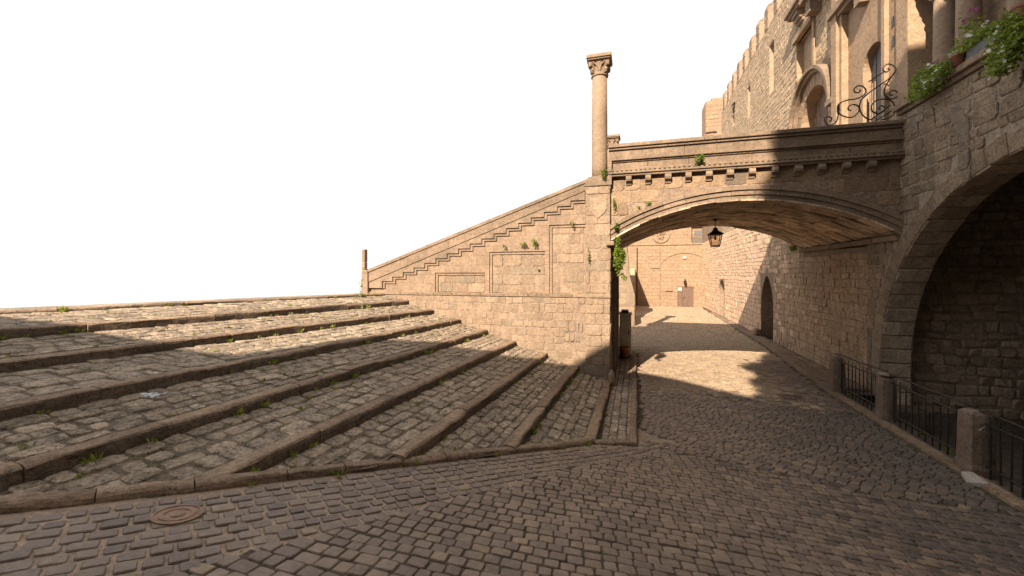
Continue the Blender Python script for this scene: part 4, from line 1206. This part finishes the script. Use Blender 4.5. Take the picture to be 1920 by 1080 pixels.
# ================================================================= PAVEMENT, RAIL, STREET FURNITURE
def pavement():
    mb=MB(); y=.0
    while y<30:
        L=U(.6,1.2); ye=min(30,y+L); xa,xb=right_kerb(y),right_kerb(ye); 
        if 10.7<y or True:
            z=max(.035,street_z(4.1,y)+.03)
            mb.add([(xa,y+.004,z-.2),(xb,ye-.004,z-.2),(xb+.16,ye-.004,z-.2),(xa+.16,y+.004,z-.2),(xa+.006,y+.004,z-.01),(xb+.006,ye-.004,z-.01),(xb+.16,ye-.004,z),(xa+.16,y+.004,z)],
                   [(4,5,6,7)[::-1],(0,1,5,4)[::-1],(1,2,6,5)[::-1],(2,3,7,6)[::-1],(3,0,4,7)[::-1]],0)
        y=ye
    # strip behind the kerb
    y=0.0
    while y<30:
        ye=y+.5; inner=4.42 if ye<=10.8 else 5.02
        z=max(.025,street_z(4.1,y)+.02); z2=max(.025,street_z(4.1,ye)+.02)
        mb.quad((right_kerb(y)+.15,y,z),(inner,y,z),(inner,ye,z2),(right_kerb(ye)+.15,ye,z2),1)
        if inner<4.5: mb.quad((inner,y,z),(inner,y,-.7),(inner,ye,-.7),(inner,ye,z2),1)
        y=ye
    mb.quad((4.40,10.8,.06),(4.40,10.8,-.7),(5.0,10.8,-.7),(5.0,10.8,.06),1)
    fr=Frame((0,0,.024),(0,1,0),(-1,0,0),(0,0,1))
    y=11.0
    while y<29:
        L=U(.5,.9); xa=right_kerb(y)+.18; xm=(xa+4.93)/2
        for a,b in ((xa,xm),(xm,4.93)):
            block(mb,fr,[(y+.01,-b+.01),(y+L-.01,-b+.01),(y+L-.01,-a-.005),(y+.01,-a-.005)],U(.012,.02),.008,.2,2)
        y+=L
    o=mb.build('pavement',[M['kerb'],M['dirt'],M['kerb']]); tag(o,None,None,kind='structure')
    for k in range(80):
        y=U(4.5,12); tuft(weeds,(4.0+U(-.02,.1),y,street_z(4,y)+.01),U(.015,.05),random.randint(3,8))
    for y in (10.2,8.0,7.3,7.5,7.4): tuft(weeds,(4.3,y,.07),U(.06,.10),16)
pavement()

POSTS=[(4.24,10.72),(4.26,8.90),(4.24,6.86),(4.24,4.95)]
def posts():
    labels=['squat grey stone bollard at the far end of the iron railing','squat stone bollard with a dark mossy top, in front of the arch jamb','broad stone bollard with a pale broken top, second from the frame edge','stone bollard at the near end of the iron railing, past the frame edge']
    for k,(x,y) in enumerate(POSTS):
        t=thing('stone_bollard',labels[k],'bollard',(x,y,.05),group='stone bollards carrying the railing')
        mb=MB(); h=.76 if k!=2 else .82; w=.115 if k!=2 else .135
        vs=[];fs=[];prof=[(1.12,0),(1.1,.10),(1.0,.16),(.97,.45),(.95,h*.85),(.85,h*.96),(.55,h)]
        n=12
        for s,z in prof:
            for q in range(n):
                a=2*math.pi*(q+.5)/n; ca,sa=math.cos(a),math.sin(a); p=6.0
                r=w*s/((abs(ca)**p+abs(sa)**p)**(1/p))
                wv=noise.noise((ca*1.2+k*5,sa*1.2,z*5))*.012
                vs.append((x+(r+wv)*ca,y+(r+wv)*sa*1.15,.0+z+noise.noise((ca*2+k*3,sa*2,7))*.02*(z/h)))
        for i in range(len(prof)-1):
            for q in range(n): fs.append((i*n+q,i*n+(q+1)%n,(i+1)*n+(q+1)%n,(i+1)*n+q))
        o=(len(prof)-1)*n; fs.append(tuple(range(o,o+n))); mb.add(vs,fs)
        mb.build('post',M['post'],t)
        if k==2:
            mb=MB(); vs=[];
            mb.add([(x-.125,y-.135,.70),(x-.06,y-.158,.60),(x+.03,y-.15,.70),(x+.06,y-.09,.80),(x-.0,y-.03,.832),(x-.09,y-.02,.82),(x-.128,y-.08,.77)],[(0,1,2,3,4,5,6)])
            mb.build('broken_face',M['pale'],t)
        if k==1:
            mb=MB(); mb.lathe((x,y,.785),[(.10,0),(.115,.02),(.085,.05),(.02,.06)],12); mb.build('mossy_cap',M['mortar_dark'],t)
posts()
def railings():
    labs=['dark iron bar railing between the two farthest stone bollards','longest iron bar railing, before the mouth of the great arch','nearest iron bar railing, running out of the right edge of the frame']
    for k in range(3):
        (x0,y0),(x1,y1)=POSTS[k],POSTS[k+1]
        ya=y0-.13; yb=y1+.14
        t=thing('iron_railing',labs[k],'railing',((x0+x1)/2,(ya+yb)/2,.1),group='iron railing sections between bollards')
        P=lambda s,z:(x0+(x1-x0)*s+.01,ya+(yb-ya)*s,z)
        mb=MB(); mb.tube([P(0,.70),P(1,.70)],.014,6); mb.build('upper_rail',M['iron'],t)
        mb=MB(); mb.tube([P(0,.16),P(1,.16)],.014,6); mb.build('lower_rail',M['iron'],t)
        mb=MB(); mb.tube([(x0+.02,y0+.1,.82),P(0,.845),P(.5,.835),P(1,.86),(x1+.02,y1,.87)],.015,6); mb.build('handrail',M['iron'],t)
        n=11
        for q in range(n):
            s=(q+.6)/n; lean=U(-.012,.012)
            mb=MB(); b=P(s,.02); c=P(s+lean/2,.44); e=P(s+lean,.76+U(-.02,.03)); mb.tube([b,c,e],[.0115,.0115,.006],6); mb.build('bar',M['iron'],t)
railings()

def lantern():
    x,y=2.19,12.9; zt=BCZ+math.sqrt(BR*BR-(x-BCX)**2)
    t=thing('hanging_lantern','black iron lantern hanging under the crown of the bridge arch','lantern',(x,y,3.4))
    mb=MB(); mb.tube([(x,y,zt-.005),(x,y,3.86)],.012,8); mb.lathe((x,y,zt-.06),[(.03,0),(.05,.03),(.05,.05)],10); mb.build('rod',M['iron'],t)
    mb=MB(); 
    def sq(w,z): return [(x-w,y-w,z),(x+w,y-w,z),(x+w,y+w,z),(x-w,y+w,z)]
    lv=[(.20,3.695),(.195,3.705),(.10,3.77),(.062,3.81),(.05,3.86),(.025,3.89)]
    vs=[];fs=[]
    for w,z in lv: vs+=sq(w,z)
    for i in range(len(lv)-1):
        for q in range(4): fs.append((i*4+q,i*4+(q+1)%4,i*4+4+(q+1)%4,i*4+4+q))
    fs+=[(3,2,1,0),tuple(range(len(lv)*4-4,len(lv)*4))]; mb.add(vs,fs); mb.build('roof',M['iron'],t)
    mb=MB()
    for a,b in ((-1,-1),(1,-1),(1,1),(-1,1)): mb.tube([(x+a*.155,y+b*.155,3.695),(x+a*.10,y+b*.10,3.365)],.012,6)
    for w,z in ((.155,3.69),(.10,3.37)):
        q=sq(w,z); mb.tube(q+[q[0]],.014,6)
    mb.box(x-.105,x+.105,y-.105,y+.105,3.345,3.365); mb.build('frame',M['iron'],t)
    mb=MB(); a=sq(.098,3.37); b=sq(.150,3.69)
    for q in range(4): mb.quad(a[q],a[(q+1)%4],b[(q+1)%4],b[q])
    mb.build('glass',M['glass'],t)
    mb=MB(); mb.tube([(x,y,3.70),(x,y,3.62)],.018,8); mb.lathe((x,y,3.54),[(.005,0),(.03,.02),(.034,.05),(.018,.085)],10); mb.build('bulb',M['iron'],t,True)
lantern()

def cabinet():
    x0,x1,y0,y1=-.44,-.10,13.0,13.45
    t=thing('utility_cabinet','tall grey metal utility cabinet standing beside the pier in the archway','cabinet',((x0+x1)/2,(y0+y1)/2,.08))
    mb=MB(); mb.box(x0,x1,y0,y1,.08,1.34,0,.012); mb.build('body',M['cab'],t)
    mb=MB(); mb.box(x0-.02,x1+.02,y0-.02,y1+.02,1.342,1.39,0,.012); mb.build('lid',M['cab'],t)
    mb=MB(); mb.box(x0+.03,x1-.03,y0-.012,y0-.001,.2,1.26,0,.004); d=mb.build('door',M['cab'],t)
    mb=MB(); mb.box(x1-.08,x1-.06,y0-.03,y0-.013,.72,.86); mb.build('handle',M['iron'],d)
    mb=MB(); mb.box(x0+.05,x1-.08,y0+.05,y1-.05,1.39,1.47,0,.01); o=mb.build('black_box',M['iron']); tag(o,'small dark box lying on top of the grey utility cabinet','box')
    t=thing('flower_pot','brown terracotta pot on the ground against the utility cabinet','flower pot',(-.3,12.75,.08))
    mb=MB(); mb.lathe((-.28,12.74,.08),[(.10,0),(.13,.26),(.15,.27),(.15,.33),(.13,.33),(.12,.28)],20); mb.build('pot',M['terra'],t,True)
    mb=MB(); mb.lathe((-.28,12.74,.33),[(.12,0),(.06,.02)],14); mb.build('soil',M['dirt'],t)
cabinet()

def covers():
    z=street_z(-3.0,2.07)
    t=thing('manhole_cover','round rusty manhole cover set in the mortared setts near the front kerb','manhole cover',(-3,2.07,z))
    gx=(street_z(-2.9,2.07)-street_z(-3.1,2.07))/.2; gy=(street_z(-3,2.17)-street_z(-3,1.97))/.2
    mb=MB(); n=28; vs=[];fs=[]
    pr=[(.145,-.03),(.145,.008),(.128,.010),(.126,.004),(.105,.004),(.103,.009),(.075,.009),(.073,.004),(.045,.004),(.043,.009),(.02,.009)]
    for r,h in pr:
        for k in range(n):
            a=2*math.pi*k/n; dx,dy=r*math.cos(a),r*math.sin(a); vs.append((-3+dx,2.07+dy,z+gx*dx+gy*dy+h))
    for i in range(len(pr)-1):
        for k in range(n): fs.append((i*n+k,i*n+(k+1)%n,(i+1)*n+(k+1)%n,(i+1)*n+k))
    fs.append(tuple(range((len(pr)-1)*n,len(pr)*n))); mb.add(vs,fs); mb.build('lid',M['rust'],t)
    t=thing('drain_grate','square sunken drain grate in the paving before the arch','drain',(3.15,9.9,0))
    mb=MB()
    for a,b,c,d in ((2.9,3.42,9.66,9.72),(2.9,3.42,10.08,10.14),(2.9,2.96,9.72,10.08),(3.36,3.42,9.72,10.08)): mb.box(a,b,c,d,-.03,.014,0,.004)
    mb.build('stone_rim',M['kerb'],t)
    mb=MB()
    for k in range(6): mb.box(2.98+k*.065,3.01+k*.065,9.72,10.08,-.02,.0085)
    mb.box(2.96,3.36,9.72,10.08,-.03,-.005); mb.build('bars',M['iron'],t)
    # wrapper
    mb=MB(); p=Vector((-4.6,2.93,1.36)); n=9
    vs=[]
    for i in range(n):
        for j in range(5):
            vs.append(p+Vector((-.11+.22*i/(n-1)*1.0+U(-.008,.008),(-.05+.1*j/4)+.04*i/(n-1)+U(-.008,.008),.012+U(0,.035))))
    fs=[(i*5+j,i*5+j+1,i*5+j+6,i*5+j+5) for i in range(n-1) for j in range(4)]
    mb.add(vs,fs); o=mb.build('litter',M['plastic']); tag(o,'crumpled pale plastic wrapper lying on the cobbles of the lower left step','litter')
    mb=MB(); mb.add([(3.93,6.50,.02),(4.10,6.42,.06),(4.12,6.72,.075),(4.02,6.74,.05),(3.93,6.50,-.02),(4.10,6.42,.0),(4.12,6.72,.0),(4.02,6.74,-.02)],[(0,1,2,3),(0,4,5,1),(1,5,6,2),(2,6,7,3),(3,7,4,0)])
    o=mb.build('stone_slab',M['pale']); tag(o,'pale broken stone slab lying at the foot of the broad bollard','stone slab')
    mb=MB(); mb.box(4.72,4.94,19.05,19.4,.05,.32,0,.05); o=mb.build('stone_block',M['kerb']); tag(o,'small rough stone block beside the pointed doorway','stone block')
    mb=MB(); mb.tube([(4.75,10.2,-.5),(4.75,10.2,-.28),(4.75,10.2,-.24),(4.75,10.2,-.2)],[.05,.05,.03,.02],10); o=mb.build('bottle',M['blue'],None,True); tag(o,'blue plastic bottle behind the bars of the farthest railing','bottle')
covers()

def left_post():
    t=thing('boundary_pillar','thin weathered stone pillar at the left end of the stair wall','pillar',(-7.22,9.9,2))
    mb=MB(); mb.box(-7.28,-7.17,9.85,10.0,2.0,2.72,0,.012); mb.build('foot',M['kerb'],t)
    mb=MB(); mb.box(-7.275,-7.18,9.86,9.99,2.722,2.90,0,.01); mb.box(-7.272,-7.178,9.86,9.99,2.904,3.26,0,.01); mb.build('head',M['wall'],t)
    mb=MB(); leaves(mb,(-7.22,9.80,2.25),(.06,.06,.22),60,.06,(0,-.6,.2)); leaves(mb,(-7.16,9.82,2.6),(.05,.05,.16),40,.04,(0,-.6,.2))
    o=mb.build('ivy',M['vine']); tag(o,'small green ivy clump clinging to the thin boundary pillar','ivy')
left_post()

# ================================================================= IRON SCROLLWORK
def catmull(p,n=6):
    out=[]
    for i in range(len(p)-1):
        a=p[max(i-1,0)];b=p[i];c=p[i+1];d=p[min(i+2,len(p)-1)]
        for k in range(n):
            t=k/n; out.append(tuple(.5*((2*b[q])+(-a[q]+c[q])*t+(2*a[q]-5*b[q]+4*c[q]-d[q])*t*t+(-a[q]+3*b[q]-3*c[q]+d[q])*t**3) for q in range(2)))
    out.append(p[-1]); return out
def scroll():
    t=thing('iron_scroll_guard','black wrought-iron scroll guard with spikes on the bridge parapet','ironwork',(4.2,9.95,5.5))
    cur=[[(690,880),(685,960),(660,1035),(600,1057),(566,1012),(590,985),(625,995),(622,1020),(605,1022)],
         [(680,960),(680,890),(740,850),(830,835),(895,805),(917,765),(890,730),(845,726),(815,755),(830,782),(865,775),(866,755)],
         [(680,900),(690,955),(740,985),(800,988),(850,950),(858,905),(820,882),(775,895),(766,925),(790,932)],
         [(930,790),(880,840),(862,900),(880,960),(925,1000),(970,1012)],
         [(870,850),(940,785),(1030,720),(1110,665),(1160,610),(1160,565),(1110,540),(1065,565),(1062,595),(1090,608),(1112,590),(1100,576)],
         [(1160,605),(1110,680),(1070,760),(1080,810),(1130,835),(1178,815),(1182,780),(1148,764),(1117,785),(1130,808),(1145,795)],
         [(1162,910),(1140,860),(1080,836),(1005,848),(962,895),(975,945),(1025,958),(1070,935),(1072,903),(1040,894),(1022,915),(1040,922)],
         [(1162,910),(1150,965),(1095,1000),(1040,1012)]]
    def W(q): return on_y(1420+q[0]/4.5,q[1]/4.5,9.95)
    for c in cur:
        mb=MB(); mb.tube([W(q) for q in catmull(c)],.0125,6); mb.build('scroll',M['iron'],t)
    for a,b in (((940,690),(1070,605)),((970,1000),(1120,890)),((1010,1015),(1130,935))):
        mb=MB(); mb.tube([W(a),W(b)],.0125,6); mb.build('stay',M['iron'],t)
    mb=MB()
    for c in cur[:6]:
        q=catmull(c,3)
        for i in range(2,len(q)-8,4):
            dx,dy=q[i+1][0]-q[i][0],q[i+1][1]-q[i][1]; l=math.hypot(dx,dy)+1e-6; s=random.choice((-1,1))
            mb.tube([W(q[i]),W((q[i][0]-dy/l*26*s,q[i][1]+dx/l*26*s))],[.005,.002],4)
    mb.build('spikes',M['iron'],t)
scroll()

# ================================================================= PLANTS
def wall_plant(px,py,pl,rad,n,size,label,name='wall_plant',mat='leafy',grp=None):
    Y=pl; c=on_y(px,py,Y-rad[1]*.7)
    mb=MB(); leaves(mb,c,rad,n,size,(0,-.5,.2)); 
    for k in range(max(2,n//60)):
        q=c+Vector((U(-1,1)*rad[0]*.8,0,U(-1,1)*rad[2]*.8)); leaves(mb,q,(rad[0]*.4,rad[1],rad[2]*.4),n//4,size,(0,-.5,.2))
    if n>300:
        for k in range(7): leaves(mb,c+Vector((U(-.6,1.1)*rad[0],0,U(-1.5,1.1)*rad[2])),(rad[0]*.45,rad[1]*.6,rad[2]*.3),34,size,(0,-.5,-.2))
    o=mb.build(name,M[mat]); tag(o,label,'plant',grp)
wall_plant(1312,299,9.64,(.11,.09,.075),150,.05,'bright green fern tuft growing from the bridge frieze')
wall_plant(1216,383,9.70,(.07,.06,.05),70,.04,'green tuft on the left shoulder of the bridge arch moulding')
wall_plant(1199,390,9.72,(.045,.04,.03),40,.035,'tiny yellow-green tuft just left of the arch shoulder tuft','wall_plant','weed')
wall_plant(1132,326,9.60,(.05,.06,.10),80,.05,'green tuft at the foot of the tall column')
wall_plant(1152,384,9.70,(.03,.04,.14),80,.04,'thin upright greenery in the corner where bridge meets pier')
wall_plant(1156,425,9.66,(.05,.05,.09),90,.045,'small greenery at the left springing of the bridge arch')
wall_plant(1161,487,9.75,(.10,.14,.26),420,.07,'lush bright green creeper hanging inside the arch at the pier','creeper')
wall_plant(1158,455,9.72,(.05,.09,.14),120,.055,'upper trail of creeper just under the arch springing','creeper')
wall_plant(1003,456,9.68,(.06,.05,.10),70,.045,'green weed standing above the tall middle panel of the stair wall')
wall_plant(982,459,9.68,(.10,.05,.04),60,.04,'low spreading weed on the stair wall, left of the upright one')
wall_plant(945,462,9.68,(.04,.05,.04),34,.04,'small lone weed above the left part of the middle panel')
wall_plant(1104,482,9.62,(.022,.04,.22),70,.035,'narrow strip of moss on the joint beside the pier')
wall_plant(1072,417,9.67,(.05,.04,.09),40,.035,'sparse weeds over the right-hand panel of the stair wall','wall_plant','weed')
def ledge_plant():
    c=on_x(1492,467,4.85); mb=MB(); leaves(mb,c+Vector((-.05,0,.03)),(.08,.22,.09),170,.06,(-.5,0,0)); o=mb.build('wall_plant',M['vine']); tag(o,'dark green tuft at the far end of the springing ledge under the arch','plant')
    c=Vector((-.42,12.4,3.0)); mb=MB(); leaves(mb,c,(.08,.2,.15),70,.05,(.5,-.3,0)); o=mb.build('dry_creeper',M['dry']); tag(o,'dry brown creeper on the pier wall, deep inside the archway','creeper')
ledge_plant()
def hanging(px0,py0,px1,py1,X,n,label,wh=50,pu=6,drop=.35,name='hanging_plant',matn='vine'):
    t_=None; a=on_x(px0,py0,X); b=on_x(px1,py1,X)
    c0=(a+b)/2
    t=thing(name,label,'plant',tuple(c0))
    mb=MB()
    for k in range(n):
        s=R(); p=a.lerp(b,s)+Vector((U(-.16,.10),U(-.07,.07),U(-1,1)*drop*(.35+.65*math.sin(math.pi*min(1,s+.12)))))
        p.x-=.10*max(0,(a.lerp(b,s).z-p.z))/drop
        leaf_at(mb,p,(U(-1,.4),U(-1,1),U(-1.2,.6)),U(.03,.075))
    mb.build('foliage',M[matn],t)
    mb=MB()
    for k in range(wh):
        s=R(); p=a.lerp(b,s)+Vector((U(-.24,-.10),U(-.07,.07),U(-1,.9)*drop*.9)); petals(mb,p,U(.02,.035))
        for q in range(random.randint(1,4)): petals(mb,p+Vector((U(-.04,.04),U(-.05,.05),U(-.05,.05))),U(.015,.028))
    if wh: mb.build('white_flowers',M['white'],t)
    mb=MB()
    for k in range(pu):
        s=R(); p=a.lerp(b,s)+Vector((U(-.12,.02),U(-.05,.05),drop*U(.6,1.1)))
        for q in range(4): petals(mb,p+Vector((U(-.03,.03),U(-.04,.04),U(-.03,.03))),U(.018,.032))
    if pu: mb.build('purple_flowers',M['purple'],t)
hanging(1722,168,1790,122,4.78,1500,'trailing green plant with white flowers at the left end of the terrace cornice',9,3,.27)
hanging(1800,102,1880,45,4.95,900,'middle flowering plant spilling over the grey trough',5,4,.13)
hanging(1880,92,1935,60,4.70,2600,'large trailing green plant with white flowers at the right frame edge',9,3,.40)
hanging(1815,62,1838,45,5.0,150,'upright twiggy plant with purple blooms before the loggia column',0,6,.24,'flowering_shrub')
def pots():
    c=on_x(1797,112,4.80); zt=5.81
    t=thing('terracotta_pot','terracotta flower pot on the terrace cornice between trailing plants','flower pot',(4.92,c.y,zt))
    mb=MB(); mb.lathe((4.80,c.y,zt),[(.062,0),(.085,.13),(.098,.135),(.098,.175),(.083,.175),(.075,.14)],20); mb.build('pot',M['terra'],t,True)
    mb=MB(); mb.lathe((4.80,c.y,zt+.14),[(.08,0),(.04,.015)],14); mb.build('soil',M['dirt'],t)
    t=thing('terracotta_pot','terracotta flower pot among the purple blooms in the top right corner','flower pot',(4.92,7.05,5.8))
    c2=on_x(1917,18,4.92)
    mb=MB(); mb.lathe((4.90,c2.y,c2.z-.12),[(.062,0),(.085,.13),(.098,.135),(.098,.175),(.083,.175)],20); mb.box(4.8,5.0,c2.y-.1,c2.y+.1,5.8,c2.z-.12,0); mb.build('pot',M['terra'],t)
    a=on_x(1822,112,4.9).y; b=on_x(1888,60,4.9).y
    t=thing('planter_trough','long grey metal planter trough standing on the terrace cornice','planter',(4.95,(a+b)/2,5.8))
    mb=MB(); mb.box(4.83,5.06,b,a,5.802,5.97,0,.008); mb.build('trough',M['lead'],t)
    mb=MB(); mb.box(4.845,5.045,b+.015,a-.015,5.971,5.98); mb.build('soil',M['dirt'],t)
pots()
# moss and tufts in the joints of the street
def street_weeds():
    for k in range(420):
        x=U(-3,4); y=U(1.2,8.5)
        if (Vector((x,y))-K0).dot(KN)<.15: continue
        if noise.noise((x*.9,y*.9,3))<.02: continue
        tuft(weeds,(x,y,street_z(x,y)-.01),U(.012,.034),random.randint(3,7))
    for px in range(690,1100,9):
        if R()<.5: p=on_y(px,552,9.60); tuft(weeds,(p.x,9.62,2.05 if p.x<-6.2 else 2.10),U(.015,.05),6)
street_weeds()
o=weeds.build('weeds',M['weed']); tag(o,None,None,kind='stuff')

# ================================================================= HOUSES BEHIND THE CAMERA (they shade the street)
def house(name,label,prof,y0,y1,base=.2,windows=()):
    t=thing(name,label,'house',((prof[0][0]+prof[-1][0])/2,y0,base))
    poly=[(prof[0][0],base),]+prof+[(prof[-1][0],base)]
    n=len(poly); vs=[(x,y0,z) for x,z in poly]+[(x,y1,z) for x,z in poly]
    fs=[tuple(range(n)),tuple(range(2*n-1,n-1,-1))]+[((i+1)%n,i,n+i,n+(i+1)%n) for i in range(n)]
    mb=MB(); mb.add(vs,fs); mb.build('wall',M['plaster'],t)
    for x,z in windows:
        mb=MB(); mb.box(x-.45,x+.45,y0,y0+.06,z,z+1.5); w=mb.build('window',M['shutter'],t)
        mb=MB(); mb.box(x-.36,x+.36,y0+.061,y0+.075,z+.1,z+1.4); mb.build('pane',M['glassd'],w)
HY0=-6.0; dz=.72*6; dx=-.27*6
pf=lambda L:[(c+dx,w+dz) for c,w in L]
house('low_house','low ochre house behind the viewer, at the left end of the row',pf([(-16,4.5),(-6.48,4.62)]),HY0,-13,.2,[(-11,3.5),(-14,3.5),(-11,6)])
house('gabled_house','gabled ochre house behind the viewer, in the middle of the row',pf([(-6.47,6.3),(-5.8,6.75),(-5,7.0),(-4.2,7.3),(-3.4,7.85),(-2.8,8.14),(-1.9,7.8),(-.9,7.28),(-.11,6.95)]),HY0,-13,.2,[(-6.5,3.5),(-4,3.5),(-6.5,7),(-4,7)])
house('tall_house','tall ochre house behind the viewer, at the right end of the row',pf([(-.10,9.4),(-.06,10.2),(.06,11.2),(.30,12.4),(.34,13.2),(.6,13.7),(9,14.2)]),HY0,-13,.2,[(0,3.5),(3,3.5),(0,7),(3,7),(0,11),(3,11),(6,7)])
def corner_ivy():
    mb=MB(); z=11.2
    while z<17:
        w=.05+.55*max(0,noise.noise((z*1.5,3.3,1)))+.12*R(); ww_=z-4.32; ed=-.10 if ww_<9.6 else min(.3,-.1+.4*(ww_-9.6)/2.8)
        leaves(mb,(ed+dx-w*.4+.06,-5.95,z),(w,.2,.2),int(150*w/.2),.14)
        z+=.24
    o=mb.build('climbing_ivy',M['vine']); tag(o,'climbing ivy on the corner of the tall house behind the viewer','ivy')
corner_ivy()

# ================================================================= LIGHT, SKY, CAMERA
L=Vector((.27,1,-.72)).normalized()
sun=bpy.data.lights.new('sun','SUN'); sun.energy=5.0; sun.angle=math.radians(.5); sun.color=(1.0,.845,.665)
so=bpy.data.objects.new('sun',sun); COL.objects.link(so); so.rotation_euler=L.to_track_quat('-Z','Y').to_euler(); so.location=(-5,-18,20)
el=math.asin(-L.z); az=math.atan2(-L.x,-L.y)
w=bpy.data.worlds.new('World'); scene.world=w; w.use_nodes=True
nt=w.node_tree; bg=nt.nodes['Background']
sky=nt.nodes.new('ShaderNodeTexSky'); sky.sky_type='NISHITA'; sky.sun_disc=False; sky.sun_elevation=el; sky.sun_rotation=az; sky.dust_density=3; sky.air_density=1
# flat white added over the whole sky to whiten it, not a cloud
mx=nt.nodes.new('ShaderNodeMix'); mx.data_type='RGBA'; mx.inputs[0].default_value=.90
mx.inputs[7].default_value=(9.15,9.05,8.95,1)
nt.links.new(sky.outputs[0],mx.inputs[6]); nt.links.new(mx.outputs[2],bg.inputs['Color']); bg.inputs['Strength'].default_value=.0515
cam=bpy.data.cameras.new('camera'); co=bpy.data.objects.new('camera',cam); COL.objects.link(co)
co.location=(0,0,EYE); co.rotation_euler=(math.pi/2,0,TH); cam.sensor_width=36; cam.lens=36*F/1920; cam.shift_y=-(540-HY)/1920
cam.clip_start=.05; cam.clip_end=500
scene.camera=co
scene.view_settings.view_transform='Standard'; scene.view_settings.look='None'; scene.view_settings.exposure=1.36; scene.view_settings.gamma=1
for o in list(bpy.data.objects):
    if '_loc' in o: del o['_loc']
